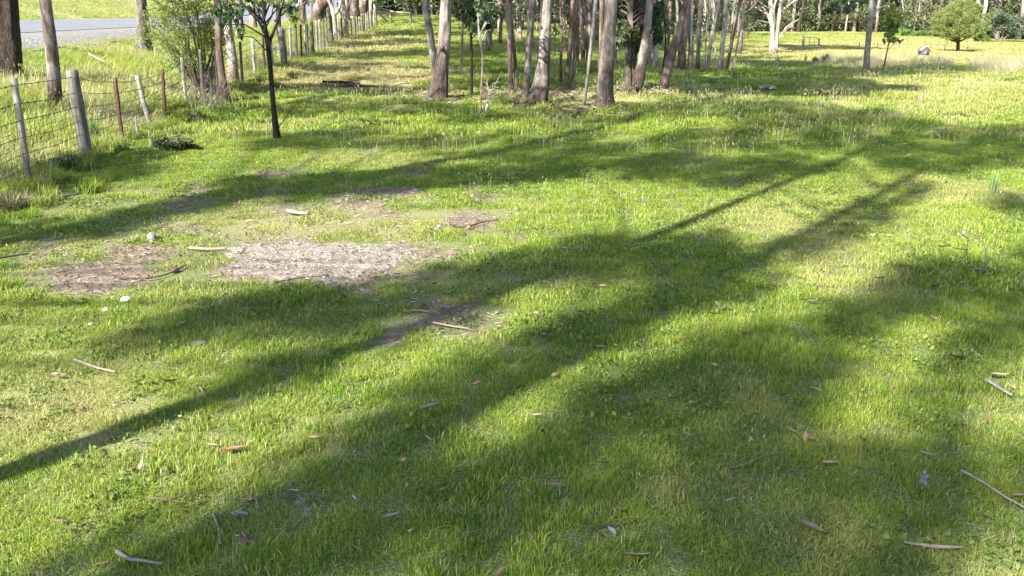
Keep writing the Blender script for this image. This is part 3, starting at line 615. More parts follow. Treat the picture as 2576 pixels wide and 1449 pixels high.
bush('fence_scrub', 'low dark tangled scrub at the foot of the crooked silvery batten', 425, 378, [(430, 358, 44, 18, 1500), (475, 362, 30, 14, 800)], 'forest', .06, 'roadside shrubs', stems=3)
bush('fence_scrub', 'dark low scrub clump in front of the thick round post', 160, 428, [(165, 410, 60, 18, 1800)], 'forest', .05, 'roadside shrubs', stems=3)
# far forest: trunks one can tell apart, with low leaf masses
protos = []
for i, bk in enumerate(('pale', 'grey', 'pink', 'brown', 'pale', 'dark')):
    mw = MB(); ml = MB(); H = rnd.uniform(11, 15); r = (.16, .13, .15, .12, .11, .18)[i]
    P = [np.array([0, 0, -.4]), np.array([rnd.uniform(-.1, .1), 0, 1.2]), np.array([rnd.uniform(-.3, .3), 0, 3.2]), np.array([rnd.uniform(-.8, .8), .3, 7]), np.array([rnd.uniform(-1, 1), 0, H])]
    Ps, Rs = smooth_path(P, [r * 1.25, r * 1.05, r, r * .8, .04], .4); tube(mw, Ps, Rs, 8, .15, i, .3)
    crown_at(ml, mw, None, 0, H, 2.8, 11, 60, .42, .35, Ps)
    for q in range(4):     # low side branches with thin leaf sprays
        s = Ps[int(len(Ps) * rnd.uniform(.12, .3))]; a = rnd.uniform(0, 6.28); e = s + np.array([math.cos(a), math.sin(a), .5]) * rnd.uniform(.8, 1.8)
        PP, rr = smooth_path([s, (s + e) / 2, e], [.04, .025, .01], .3); tube(mw, PP, rr, 4); leaves(ml, ball(50, e, (.7, .7, .5)), .26, .08)
    protos.append((mw.mesh('trunk', BARK[bk], smooth=True), ml.mesh('crown', LEAF['forest'])))
def far_tree(x, y, i, sc, label, name='forest_gum', g='gum trees of the far forest', cat='tree'):
    z = float(tz(x, y)); root = empty(name, (x, y, z), label, cat, g)
    root.scale = (sc, sc, sc * rnd.uniform(.9, 1.1)); root.rotation_euler = (0, 0, rnd.uniform(0, 6.28))
    for nm, me in zip(('trunk', 'crown'), protos[i]):
        c = bpy.data.objects.new(nm, me); COL.objects.link(c); c.parent = root
FL = {0: 'white trunk in the far forest behind the paddock', 1: 'grey trunk in the far forest behind the paddock', 2: 'pinkish trunk in the far forest behind the paddock',
      3: 'thin brown trunk in the far forest behind the paddock', 4: 'thin white trunk in the far forest behind the paddock', 5: 'dark rough trunk in the far forest behind the paddock'}
CN = {0: 'white', 1: 'grey', 2: 'pinkish', 3: 'brown', 4: 'thin white', 5: 'dark rough'}
FEAT = [(1130, 'the twin trunk gum'), (1250, 'the crooked sapling'), (1370, 'the rough based gum'), (1460, 'the dead snag'), (1530, 'the thickest gum'), (1620, 'the torn bark gum'), (1700, 'the leaning trunk'), (1800, 'the pale trunk row'), (1900, 'the edge of the grove'),
        (1950, 'the forked pale gum'), (2040, 'the field gate'), (2120, 'the rush clumps'), (2185, 'the tall white gum'), (2245, 'the lime green sapling'), (2320, 'the tiny hut'), (2410, 'the round tree'), (2480, 'the bright green bush'), (2560, 'the grey green gum')]
def near_feat(u): return min(FEAT, key=lambda f: abs(f[0] - u))
for row in range(5):
    n = (52, 42, 34, 28, 24)[row]
    for j in range(n):
        a = -0.11 + (0.80) * (j + rnd.random()) / n
        d = float(np.interp(a, fang, fdis)) + (0.6, 4, 9, 15, 22)[row] + rnd.uniform(0, 3)
        i = rnd.choice((0, 0, 1, 2, 3, 4, 4, 5)); u = project(a * d, d, 0.0)[0]; f = near_feat(u)
        far_tree(a * d, d, i, rnd.uniform(.75, 1.25), '%s trunk %s, %s %s' % (CN[i], ('at the forest edge', 'second row into the forest', 'third row into the forest', 'deep in the forest', 'deepest in the forest')[row], 'left of' if u < f[0] else 'right of', f[1]))
# scattered trunks between the grove and the forest
for j in range(66):
    a = rnd.uniform(-.06, .27); d0 = 27; d1 = float(np.interp(a, fang, fdis)) - 3; d = d0 + (d1 - d0) * rnd.random() ** .8
    if a > .2 and d < 45: d += 20
    i = rnd.choice((0, 1, 2, 3, 4)); u = project(a * d, d, 0.0)[0]; f = near_feat(u)
    far_tree(a * d, d, i, rnd.uniform(.5, .8), 'slim %s trunk %s behind the grove, %s of %s' % (CN[i], 'close' if d < 40 else ('midway' if d < 60 else 'far'), 'left' if u < f[0] else 'right', f[1]), 'slender_gum', 'slim trees behind the grove')
# trees over the road side, left, behind fence end
for j in range(14):
    y = 34 + j * 5 + rnd.uniform(-1, 1); q = rnd.uniform(1.5, 3.8); i = rnd.choice((0, 2, 3, 5))
    far_tree(FX0 + FSL * y - q, y, i, rnd.uniform(.7, 1.1), '%s roadside trunk, number %s of the belt past the wispy shrub' % (CN[i], ('one two three four five six seven eight nine ten eleven twelve thirteen fourteen').split()[j]), 'roadside_gum', 'gums in the roadside belt')

byl = {}
for o in COL.objects:
    if o.name.startswith(('forest_gum', 'slender_gum')): byl.setdefault(o['label'], []).append(o)
for l_, g_ in byl.items():
    if len(g_) < 2: continue
    g_.sort(key=lambda o: float(project(o.location.x, o.location.y, 0.0)[0]))
    for o, w_ in zip(g_, {2: ('left one', 'right one'), 3: ('left one', 'middle one', 'right one'), 4: ('leftmost', 'second', 'third', 'rightmost')}.get(len(g_), ['one of a cluster'] * len(g_))): o['label'] = l_ + ', ' + w_
# undergrowth masses along the forest edge (nobody could count them)
ml = MB()
C = []
for j in range(3400):
    a = rng.uniform(-.12, .72); d = float(np.interp(a, fang, fdis)) + 1.5 + 26 * rng.random() ** 1.2
    hgt = 1.0 + 4.5 * rng.random()
    C.append((a * d, d, float(tz(a * d, d)) + hgt * rng.random() ** .7, hgt))
C = np.array(C)
for c in C: leaves(ml, ball(46, c[:3], (1.1, 1.1, .7)), .34, .13, .2)
tag(ml.build('forest_undergrowth', LEAF['forest']), 'dark undergrowth filling the far forest behind the paddock', 'undergrowth', kind='stuff')

# ------------------------------------------------------------------ the trees behind and beside the camera, whose shade falls over the grass
SH = [  # (picture polygon of the shade, clump height, leaf density, which trees)
 ([(0, 572), (200, 556), (400, 522), (560, 480), (640, 440), (900, 432), (1080, 420), (1500, 418), (1450, 452), (1200, 462), (1000, 482), (800, 498), (600, 512), (500, 540), (300, 588), (100, 606), (0, 612)], 10, 1.0),
 ([(1130, 395), (1300, 352), (1600, 340), (1900, 262), (2030, 260), (2100, 275), (2250, 285), (2330, 305), (2480, 325), (2600, 318), (2600, 425), (2400, 440), (2200, 425), (2150, 400), (1900, 395), (1500, 420), (1300, 410)], 15, .8),
 ([(1560, 400), (1700, 395), (2060, 400), (2160, 415), (2060, 455), (1900, 470), (1700, 462), (1600, 440)], 14, .8),
 ([(1690, 195), (2050, 195), (2150, 205), (2250, 218), (2350, 222), (2250, 236), (2150, 241), (2050, 246), (1900, 236), (1700, 236)], 9, 1.3),
 ([(2340, 440), (2200, 512), (2050, 592), (1960, 612), (1700, 598), (1500, 600), (1380, 620), (1280, 640), (1100, 650), (1000, 682), (900, 712), (800, 726), (600, 742), (450, 782), (360, 832), (450, 862), (600, 834), (800, 802), (950, 802), (1150, 762), (1300, 732), (1450, 722), (1600, 700), (1750, 700), (1900, 690), (2010, 650), (2150, 592), (2310, 480)], 12, 1.0),
 ([(1900, 640), (1750, 700), (1550, 765), (1430, 812), (1300, 872), (1100, 982), (900, 1092), (700, 1202), (450, 1342), (0, 1432), (0, 1470), (700, 1470), (900, 1302), (1000, 1182), (1150, 1072), (1300, 982), (1450, 902), (1600, 842), (1750, 802), (1900, 742), (2000, 680)], 12, .9),
 ([(0, 1160), (200, 1100), (400, 1030), (600, 945), (800, 892), (1000, 832), (1150, 762), (1210, 790), (1050, 880), (850, 922), (700, 972), (500, 1042), (250, 1122), (0, 1196)], 11, .9),
 ([(2100, 700), (2200, 662), (2350, 662), (2600, 640), (2600, 765), (2420, 835), (2300, 802), (2200, 832), (2050, 852), (1900, 902), (1750, 962), (1600, 1012), (1500, 1000), (1650, 930), (1850, 842), (2000, 792), (2150, 752)], 14, .85),
 ([(1000, 1192), (1200, 1112), (1450, 1082), (1650, 1012), (1850, 962), (2000, 902), (2060, 882), (2100, 942), (2080, 1002), (2150, 1112), (2290, 1102), (2350, 1002), (2380, 902), (2420, 822), (2600, 762), (2600, 882), (2480, 902), (2400, 1002), (2370, 1102), (2420, 1182), (2600, 1202), (2600, 1292), (2450, 1302), (2300, 1500), (600, 1500)], 13, .88),
 ([(60, 445), (200, 400), (350, 380), (440, 365), (330, 450), (200, 492), (60, 482)], 8, 1.0),
 ([(2500, 500), (2600, 495), (2600, 580), (2540, 570)], 13, 1.0),
 ([(640, 215), (900, 213), (1080, 228), (1060, 240), (800, 234), (640, 238)], 9, .9),
 ([(520, 302), (700, 266), (1000, 255), (1100, 262), (1300, 290), (1250, 320), (1000, 288), (800, 292), (650, 312)], 10, .7),
 ([(1250, 255), (1500, 280), (1750, 250), (1900, 262), (1600, 335), (1300, 345)], 13, .45),
 ([(700, 168), (1080, 160), (1085, 172), (900, 180), (720, 178)], 7, 1.0), ([(760, 138), (1080, 126), (1090, 142), (880, 152), (740, 150)], 7, 1.0),
 ([(830, 112), (1080, 98), (1090, 112), (860, 124)], 7, 1.0), ([(880, 92), (1080, 72), (1080, 86), (880, 102)], 7, 1.0), ([(650, 192), (860, 190), (1050, 196), (1000, 204), (700, 202)], 7, .3),
 ([(1120, 110), (1500, 95), (1700, 110), (1700, 128), (1400, 140), (1120, 150)], 9, 1.1), ([(1130, 165), (1400, 160), (1700, 150), (1850, 165), (1650, 180), (1300, 195), (1130, 190)], 9, 1.0), ([(1130, 205), (1450, 206), (1600, 214), (1450, 226), (1180, 226)], 9, .9),
 ([(1860, 160), (1990, 154), (2060, 162), (2050, 172), (1900, 170)], 8, 1.2), ([(2330, 166), (2440, 172), (2330, 178)], 6, 1.2), ([(1960, 113), (2100, 117), (2220, 124), (2120, 128), (1990, 126)], 9, 1.2),
 ([(560, 345), (900, 330), (1150, 340), (1250, 352), (1130, 392), (900, 372), (700, 380)], 13, .6),
]
SITES = [(-4.1, 0.95), (-4.9, -1.65), (-1.2, -5.2), (3.0, -5.5), (-6.5, 4.5), (6.5, -3.0), (-10.4, -0.1), (-3.2, -8.5), (1.2, -9.0), (-11.5, 8.5)]
ALLS = [np.array([x, y, float(tz(x, y))]) for x, y in SITES]
inframe = [(r, b, Ps) for (r, b, Ps) in TREES if b[1] < 60 and Ps[-1][2] > 8]
sx = -sunv[0] / sunv[2]; sy = -sunv[1] / sunv[2]        # shadow offset per metre of height
clumps = []
for (poly, H, dens) in SH:
    pu = np.array(poly)
    g = np.array([ground(u, min(v, 1449)) for u, v in poly]); x0, y0 = g[:, 0].min() - .5, g[:, 1].min() - 1.0; x1, y1 = g[:, 0].max() + .5, g[:, 1].max() + .5
    st = 0.28 if y1 < 15 else (0.42 if y1 < 27 else 0.9)
    X, Y = np.meshgrid(np.arange(x0, x1, st), np.arange(y0, y1, st)); X = X.ravel() + rng.uniform(-.4, .4, X.size) * st; Y = Y.ravel() + rng.uniform(-.4, .4, Y.size) * st
    Z = tz(X, Y); wob = .28 * (fbm(X * 1.4, Y * 1.4, 41) - .5); U, V_ = project(X + wob, Y + wob * 1.5, Z)
    ok = inpoly(U, V_, poly) & (Y > 1.2)
    ok &= (fbm(X * 1.1 + 7, Y * 1.1, 51) > .34) | (rng.random(X.size) < .6 * dens)
    ok &= (fbm(X * 2.7 + 3, Y * 2.7, 53) > .37) | (rng.random(X.size) < .5 * dens)
    for x, y, z in zip(X[ok], Y[ok], Z[ok]):
        h = H + 2.6 * (fbm(x * .5, y * .5, 61) - .5) + rng.uniform(-.3, .3)
        clumps.append((x - sx * h, y - sy * h, z + h, st, dens))
clumps = np.array(clumps)
owners = [(np.array([s[0], s[1]]), None, k) for k, s in enumerate(ALLS)] + [(Ps[int(len(Ps) * .75)][:2], Ps, r) for (r, b, Ps) in inframe]
cent = np.array([o[0] for o in owners]); dd = np.linalg.norm(clumps[:, None, :2] - cent[None], axis=2); own = dd.argmin(1)
def fill(ml, mw, P, base_path):
    """leaf clumps, and limbs reaching to them"""
    for st in (0.28, 0.42, 0.9):
        q = P[P[:, 3] == st]
        if len(q) == 0: continue
        k = {0.28: 95, 0.42: 150, 0.9: 240}[st] * q[:, 4]; k = k.astype(int); c = np.repeat(q[:, :3], k, axis=0)
        c = c + rng.normal(size=c.shape) * np.array([st * .40, st * .40, .18])
        leaves(ml, c, .15 if st < .5 else .24, .055 if st < .5 else .09, .3)
    if len(P):
        step = 1.9; key = np.floor(P[:, :3] / step).astype(int); seen = {}
        for p, kk in zip(P, map(tuple, key)): seen.setdefault(kk, []).append(p[:3])
        for kk, pts in seen.items():
            e = np.mean(pts, 0); z0 = max(base_path[0][2] + 3, e[2] - 1.2 - np.linalg.norm(e[:2] - base_path[-1][:2]) * .9)
            s = base_path[int(np.argmin(np.abs(base_path[:, 2] - z0)))]
            m = s * .45 + e * .55 + np.array([rng.uniform(-.3, .3), rng.uniform(-.3, .3), .1]); rr = .005 + .0016 * np.linalg.norm(e - s)
            PP, r_ = smooth_path([s, m, e], [rr * 1.6, rr, .008], .4); tube(mw, PP, r_, 5)
LBL = ['gum beside the viewer, left, whose trunk throws the long upper stripe of shade', 'gum behind the viewer, left, whose trunk throws the lower stripe of shade', 'tall gum straight behind the viewer', 'tall gum behind the viewer to the right',
       'roadside gum out of view on the left of the fence', 'gum at the right behind the viewer', 'gum across the fence behind the viewer', 'gum far behind the viewer, left one', 'gum far behind the viewer, middle one', 'gum by the road outside the left edge']
for k, s in enumerate(ALLS):
    P = clumps[own == k]; Ht = (P[:, 2].max() if len(P) else 12) - s[2] - 1.5
    root = empty('gum_tree', s, LBL[k], 'tree', 'gums around the viewer'); mw = MB(); ml = MB()
    r0 = (.085, .12, .15, .15, .15, .15, .15, .15, .15, .15)[k]
    tgt = P[:, :2].mean(0) if len(P) else s[:2]
    pts = [s - (0, 0, .2), s + (0, 0, 2.5), s + (.1, .05, Ht * .5), np.array([s[0] * .75 + tgt[0] * .25, s[1] * .75 + tgt[1] * .25, s[2] + Ht])]
    Ps, Rs = smooth_path(pts, [r0 * 1.2, r0, r0 * .8, .05], .3); tube(mw, Ps, Rs, 14, .15, k, .4)
    fill(ml, mw, P, Ps)
    mw.build('trunk', BARK['pink'], root, origin=s, smooth=True)
    if ml.n: ml.build('crown', LEAF['gum'], root, origin=s)
for q, (r, b, Ps) in enumerate(inframe):
    P = clumps[own == len(ALLS) + q]
    if len(P) == 0: continue
    mw = MB(); ml = MB(); fill(ml, mw, P, Ps)
    mw.build('limbs', BARK['grey'], r, origin=b, smooth=True); ml.build('upper_crown', LEAF['gum'], r, origin=b)

# ------------------------------------------------------------------ roadside fence
FB = ground(218, 403)
fence = empty('wire_fence', (FX0, 0, float(tz(FX0, 0))), 'old wire and netting fence with mixed wooden and rusty posts along the roadside', 'fence')
def fpost(u0, v0, u1, v1, w, mat, label=None, rnd_=False):
    """post from its foot (u0, v0) to its top (u1, v1)"""
    a, ry, rz = ray(u0, v0)     # foot on the fence line: depth where the ray crosses the line
    y = FX0 / (a / ry - FSL); ft = np.array([a / ry * y, y, float(tz(a / ry * y, y))])
    tp = at(u1, v1, y); tp = np.array([tp[0], y, tp[2]]); hgt = tp[2] - ft[2]; m = px_m(ft); mb = MB()
    if mat in (M_POST, M_DPOST):
        P, q = smooth_path([ft - (0, 0, .2), (ft + tp) / 2, tp], np.array([1.08, 1.02, 1]) * w / 2 * m, .12); tube(mb, P, q, 16, .05, u0, 0); 
        mb2 = None
    else:
        ang = rng.uniform(-.5, .5); hw = w / 2 * m; d = (tp - ft); n = 8; V = []
        for i in range(n + 1):
            c = ft - (0, 0, .15) + (d + (0, 0, .15)) * i / n + np.array([rng.normal() * .004, 0, 0])
            for (sx_, sy_) in ((-1, -.6), (1, -.6), (1, .6), (-1, .6)):
                xx = sx_ * hw * (1 + rng.normal() * .06); yy = sy_ * hw; V.append(c + (xx * math.cos(ang) - yy * math.sin(ang), xx * math.sin(ang) + yy * math.cos(ang), (rng.uniform(-.01, .01) if i == n else 0)))
        Q = [[i * 4 + j, i * 4 + (j + 1) % 4, i * 4 + 4 + (j + 1) % 4, i * 4 + 4 + j] for i in range(n) for j in range(4)] + [[n * 4, n * 4 + 1, n * 4 + 2, n * 4 + 3]]
        mb.add(V, None, Q)
    o = mb.build('post', mat, fence, origin=np.array(fence.location), smooth=mat in (M_POST, M_DPOST))
    if label: o['label'] = label
    return ft, tp
Lp = [(72, 442, 34, 195, 13, M_BATTEN, 'silvery split batten at the left'), (220, 405, 180, 178, 29, M_POST, 'thick round grey green post'), (311, 362, 287, 195, 9, M_RUST, 'rusty steel picket'),
      (388, 364, 345, 190, 10, M_BATTEN, 'crooked silvery batten'), (420, 326, 408, 175, 7, M_RUST, 'thin rusty steel picket'), (470, 285, 457, 145, 7, M_BATTEN, 'thin white batten'),
      (513, 262, 503, 125, 8, M_DPOST, None), (548, 240, 541, 128, 6, M_BATTEN, None), (611, 218, 604, 105, 6, M_BATTEN, None), (643, 208, 635, 97, 7, M_BATTEN, None), (667, 200, 661, 92, 5, M_RUST, None), (688, 192, 680, 88, 6, M_BATTEN, None),
      (717, 180, 706, 70, 15, M_POST, 'second thick round post'), (722, 175, 714, 68, 5, M_BATTEN, None), (733, 170, 728, 65, 5, M_BATTEN, None), (747, 160, 743, 60, 6, M_DPOST, None), (759, 153, 756, 62, 5, M_RUST, None), (770, 148, 765, 57, 5, M_BATTEN, None),
      (776, 142, 772, 60, 4, M_DPOST, None), (787, 134, 782, 51, 9, M_DPOST, 'dark thick post'), (798, 125, 795, 52, 5, M_BATTEN, None), (806, 121, 803, 50, 4, M_BATTEN, None), (815, 115, 813, 47, 4, M_DPOST, None), (823, 112, 820, 45, 4, M_BATTEN, None),
      (836, 106, 831, 39, 8, M_POST, None), (853, 100, 850, 44, 4, M_BATTEN, None), (861, 98, 858, 45, 4, M_DPOST, None), (876, 92, 874, 46, 4, M_BATTEN, None), (885, 90, 883, 45, 3, M_BATTEN, None), (893, 87, 891, 43, 7, M_POST, None),
      (901, 83, 899, 43, 3, M_DPOST, None), (906, 81, 904, 41, 3, M_BATTEN, None), (912, 79, 910, 37, 6, M_POST, None), (917, 76, 916, 36, 3, M_BATTEN, None), (921, 74, 920, 34, 3, M_BATTEN, None), (928, 68, 926, 30, 5, M_DPOST, None),
      (932, 62, 931, 28, 3, M_BATTEN, None), (936, 60, 935, 26, 3, M_BATTEN, None), (941, 58, 940, 25, 3, M_BATTEN, None), (945, 56, 944, 24, 4, M_BATTEN, None)]
posts = [(*[None] * 0, *fpost(*p)) for p in Lp]
for y in (8.2, 6.4, 4.6, 2.8, 1.0, -1):        # the line goes on past the picture's left edge
    x = FX0 + FSL * y; z = float(tz(x, y)); mb = MB(); P, q = smooth_path([(x, y, z - .2), (x + .03, y, z + 1.15)], [.035, .033], .2); tube(mb, P, q, 8, .1, y)
    mb.build('post', M_POST, fence, origin=np.array(fence.location), smooth=True); posts.insert(0, (np.array([x, y, z]), np.array([x + .03, y, z + 1.15])))
posts.sort(key=lambda p: p[0][1])
for hf in (.93, .76, .6, .44, .29, .14):
    mb = MB(); pts = []
    for (a0, t0), (a1, t1) in zip(posts[:-1], posts[1:]):
        f0 = a0 + (t0 - a0) * hf; f1 = a1 + (t1 - a1) * hf
        pts += [f0 + (.02, -.03, 0), (f0 + f1) / 2 + (.02, -.03, -.03 * rng.random() * min(1, np.linalg.norm(f1 - f0)))]
    pts.append(posts[-1][0] + (posts[-1][1] - posts[-1][0]) * hf)
    pts = np.array(pts); tube(mb, pts, np.full(len(pts), .0036), 4)
    if hf > .5:
        for (p, q) in zip(pts[:-1], pts[1:]):      # barbs
            n = int(np.linalg.norm(q - p) / .14)
            if p[1] > 26: continue
            for t in range(n):
                c = p + (q - p) * (t + .5) / n; tube(mb, [c + (0, -.005, -.013), c + (0, .005, .013)], [.003, .002], 3); tube(mb, [c + (-.005, -.012, .008), c + (.005, .012, -.008)], [.003, .002], 3)
    mb.build('wire', M_WIRE, fence, origin=np.array(fence.location))
mb = MB()
for (a0, t0), (a1, t1) in zip(posts[:-1], posts[1:]):
    if a0[1] > 40: continue
    n = max(2, int(np.linalg.norm(a1 - a0) / .11))
    for t in range(n):
        f = t / n; b0 = a0 * (1 - f) + a1 * f; t_ = t0 * (1 - f) + t1 * f; tube(mb, [b0 + (.02, -.03, 0), b0 + (t_ - b0) * .6 + (.02, -.03, 0)], [.0021, .0021], 3, cap=False)
for hf in (.07, .2, .35, .5):
    pts = np.array([a + (t - a) * hf + (.02, -.03, 0) for a, t in posts if a[1] < 40]); tube(mb, pts, np.full(len(pts), .0022), 3)
mb.build('wire_netting', M_WIRE, fence, origin=np.array(fence.location))

def stick(name, label, cat, pts, w, mat, group=None, lift=.012, sides=7, rough=.2, flat=1.0):
    """piece of wood lying on the ground through picture points"""
    P = [ground(*p) for p in pts]; m = px_m(P[0]); P = [p + (0, 0, lift + np.max(w) / 2 * m) for p in P]
    w = np.linspace(w, w * .6, len(P)) / 2 * m if np.isscalar(w) else np.array(w) / 2 * m
    PP, q = smooth_path(P, w, .04); mb = MB(); tube(mb, PP, q, sides, rough, pts[0][0]); c = PP.mean(0)
    if flat < 1:
        V = mb.V[0]; V[:, 2] = PP[:, 2].min() + (V[:, 2] - PP[:, 2].min()) * flat
    return tag(mb.build(name, mat, origin=c, smooth=True), label, cat, group)
# broken stakes by the fence
def stake(name, label, cat, base, px, mat, group=None):
    b = ground(*base); y = b[1]; m = px_m(b); mb = MB()
    P, q = smooth_path([at(u, v, y) for u, v, w in px], np.array([w for u, v, w in px]) / 2 * m, .05); P[0][2] -= .05
    tube(mb, P, q, 8, .25, px[0][0]); return tag(mb.build(name, mat, origin=b, smooth=True), label, cat, group)
stake('broken_stake', 'short splintered grey stake at the foot of the fence', 'stake', (352, 352), [(352, 352, 8), (346, 330, 7), (340, 292, 2)], M_GWOOD)
stake('leaning_stump', 'gnarled grey leaning stump by the wispy shrub behind the fence', 'stump', (458, 210), [(458, 210, 16), (448, 180, 16), (436, 155, 14), (420, 135, 10)], M_GWOOD)
stake('plastic_peg', 'short white peg standing beside the thin crooked sapling', 'peg', (1221, 284), [(1221, 286, 5), (1226, 262, 5)], M_WHITE)

# dead twiggy shrub by the peg
def twigs(name, label, cat, base, ends, w, mat, group=None):
    b = ground(*base); y = b[1]; m = px_m(b); mb = MB()
    for (u0, v0, u1, v1) in ends:
        s = at(u0, v0, y); e = at(u1, v1, y + rng.uniform(-.15, .15)); mid = (s + e) / 2 + np.array([rng.normal(), rng.normal(), rng.normal()]) * .04
        P, q = smooth_path([s, mid, e], np.array([w, w * .7, w * .3]) / 2 * m, .05); tube(mb, P, q, 5)
    return tag(mb.build(name, mat, origin=b, smooth=True), label, cat, group)
twigs('dead_shrub', 'pale leafless twiggy shrub beside the thin crooked sapling', 'shrub', (1218, 296),
      [(1218, 296, 1230, 240), (1230, 240, 1262, 180), (1225, 260, 1210, 225), (1228, 245, 1250, 232), (1222, 262, 1252, 235), (1230, 240, 1236, 195), (1240, 220, 1258, 205), (1218, 290, 1240, 262), (1232, 232, 1215, 205), (1226, 255, 1248, 245)], 3, M_WOOD)
twigs('dead_weed', 'leafless weed stalk with a pale tip near the right edge', 'weed', (2438, 665), [(2438, 668, 2436, 600), (2436, 628, 2390, 618), (2390, 618, 2372, 617), (2436, 600, 2425, 583)], 3, M_DWOOD)
twigs('dead_weed', 'crooked grey twig standing in shade below the weed stalk', 'weed', (2470, 698), [(2470, 700, 2478, 665), (2478, 665, 2500, 648), (2474, 680, 2440, 675), (2478, 665, 2462, 652)], 4, M_GWOOD)

bl = []
for q in range(46):
    u0 = rng.uniform(478, 560); v0 = rng.uniform(262, 300) - (u0 - 478) * .35; bl.append((u0, v0, u0 + rng.normal() * 28, v0 - rng.uniform(25, 95)))
twigs('brush_pile', 'grey tangle of dead brush against the netting by the white batten', 'brush', (515, 285), bl, 2.2, M_WOOD)
# far paddock fence
g = ground(2420, 128); ff = empty('field_fence', g, 'low thin post fence crossing the far paddock by the tiny hut', 'fence')
pf = []
for u, v, h in ((2160, 125, 16), (2207, 124, 14), (2262, 123, 13), (2340, 123, 16), (2376, 128, 14), (2432, 130, 12), (2490, 132, 12), (2548, 134, 12)):
    q_ = ground(u, v); m = px_m(q_); mb = MB(); tube(mb, [q_ - (0, 0, .1), q_ + (0, 0, h * m)], [1.1 * m] * 2, 6, .1); mb.build('post', M_DPOST, ff, origin=g); pf.append(q_ + (0, 0, h * m * .8))
mb = MB(); tube(mb, pf, [.008] * len(pf), 3); mb.build('wire', M_WIRE, ff, origin=g)
# timber rail end of the fence
g = ground(1033, 61); gy = g[1]
gate = empty('rail_fence', g, 'pale timber rail and posts with diagonal brace at the lane end', 'fence')
mb = MB(); P, q = smooth_path([g - (0, 0, .2), at(1033, 31, gy)], [.10, .10], .3); tube(mb, P, q, 10, .08); mb.build('post', M_BATTEN, gate, origin=g, smooth=True)
p2 = ground(983, 52); mb = MB(); P, q = smooth_path([p2 - (0, 0, .2), at(983, 26, p2[1])], [.09, .09], .3); tube(mb, P, q, 10, .08); mb.build('post', M_BATTEN, gate, origin=g, smooth=True)
c0 = posts[-1][0]; mb = MB(); P, q = smooth_path([c0 - (0, 0, .2), c0 + (0, 0, 1.35)], [.11, .11], .3); tube(mb, P, q, 10, .08); mb.build('post', M_BATTEN, gate, origin=g, smooth=True)
mb = MB(); P, q = smooth_path([c0 + (0, 0, 1.22), at(983, 28.5, p2[1]), at(1034, 33, gy)], [.07, .07, .07], .3); tube(mb, P, q, 8, .08); mb.build('rail', M_BATTEN, gate, origin=g, smooth=True)
mb = MB(); e = ground(979, 60); P, q = smooth_path([c0 + (0, 0, 1.0), e + (0, 0, .03)], [.06, .06], .3); tube(mb, P, q, 8, .08); mb.build('brace', M_BATTEN, gate, origin=g, smooth=True)
for hf in (.35, .65): 
    mb = MB(); tube(mb, [c0 + (0, 0, 1.2 * hf), p2 + (0, 0, 1.2 * hf), g + (0, 0, 1.2 * hf)], [.006] * 3, 4); mb.build('wire', M_WIRE, gate, origin=g)

# small gate frame in the paddock
g = ground(2019, 117); gy = g[1]; gate = empty('field_gate', g, 'small wire gate between two dark posts in the far paddock', 'gate'); m = px_m(g)
for (u, v0, v1, w) in ((2020, 117, 88, 5), (2060, 119, 97, 4)):
    mb = MB(); P, q = smooth_path([at(u, v0, gy) - (0, 0, .2), at(u + .5, v1, gy)], np.array([w, w]) / 2 * m, .3); tube(mb, P, q, 8, .1); mb.build('post', M_DPOST, gate, origin=g, smooth=True)
mb = MB()
for (a_, b_) in (((2024, 93), (2059, 97)), ((2024, 105), (2059, 108)), ((2024, 93), (2024, 115)), ((2048, 96), (2048, 117)), ((2036, 94), (2036, 116))): tube(mb, [at(*a_, gy), at(*b_, gy)], [.018] * 2, 5)
mb.build('gate_frame', M_WIRE, gate, origin=g)

# little hut on its base
g = ground(2324, 143); gy = g[1]; m = px_m(g); hut = empty('duck_hut', g, 'tiny grey boarded hut with pitched roof beside the pond reeds', 'hut')
W_, Hh = 19 * m, 17 * m; c = at(2323, 138, gy) ; zb = c[2]
mb = MB(); V = []
for yy in (-W_ / 2, W_ / 2): V += [(c[0] - W_ / 2, gy + yy, zb), (c[0] + W_ / 2, gy + yy, zb), (c[0] + W_ / 2, gy + yy, zb + Hh * .65), (c[0], gy + yy, zb + Hh * 1.12), (c[0] - W_ / 2, gy + yy, zb + Hh * .65)]
mb.add(V, [[0, 1, 2], [5, 7, 6]], [[0, 2, 3, 4], [5, 9, 8, 7], [0, 5, 6, 1], [1, 6, 7, 2], [0, 4, 9, 5]]); mb.build('wall', M_HUT, hut, origin=g)
for sg in (-1, 1):
    mb = MB(); a0 = np.array([c[0] + sg * W_ * .62, 0, zb + Hh * .56]); a1 = np.array([c[0], 0, zb + Hh * 1.17]); V = []
    for yy in (-W_ * .62, W_ * .62):
        for p in (a0, a1, a1 + (0, 0, .04), a0 + (0, 0, .04)): V.append((p[0], gy + yy, p[2]))
    mb.add(V, None, [[0, 1, 2, 3], [4, 7, 6, 5], [0, 4, 5, 1], [3, 2, 6, 7], [0, 3, 7, 4]]); mb.build('roof', M_ROOF, hut, origin=g)
mb = MB()
box(mb, (c[0] - .02, gy, zb - .05), (W_ * 1.25, W_ * 1.3, .10)); mb.build('floor', M_HUT, hut, origin=g)
mb = MB(); box(mb, (c[0], gy - W_ / 2 - .012, zb + Hh * .25), (W_ * .3, .02, Hh * .42)); mb.build('door', M_GWOOD, hut, origin=g)

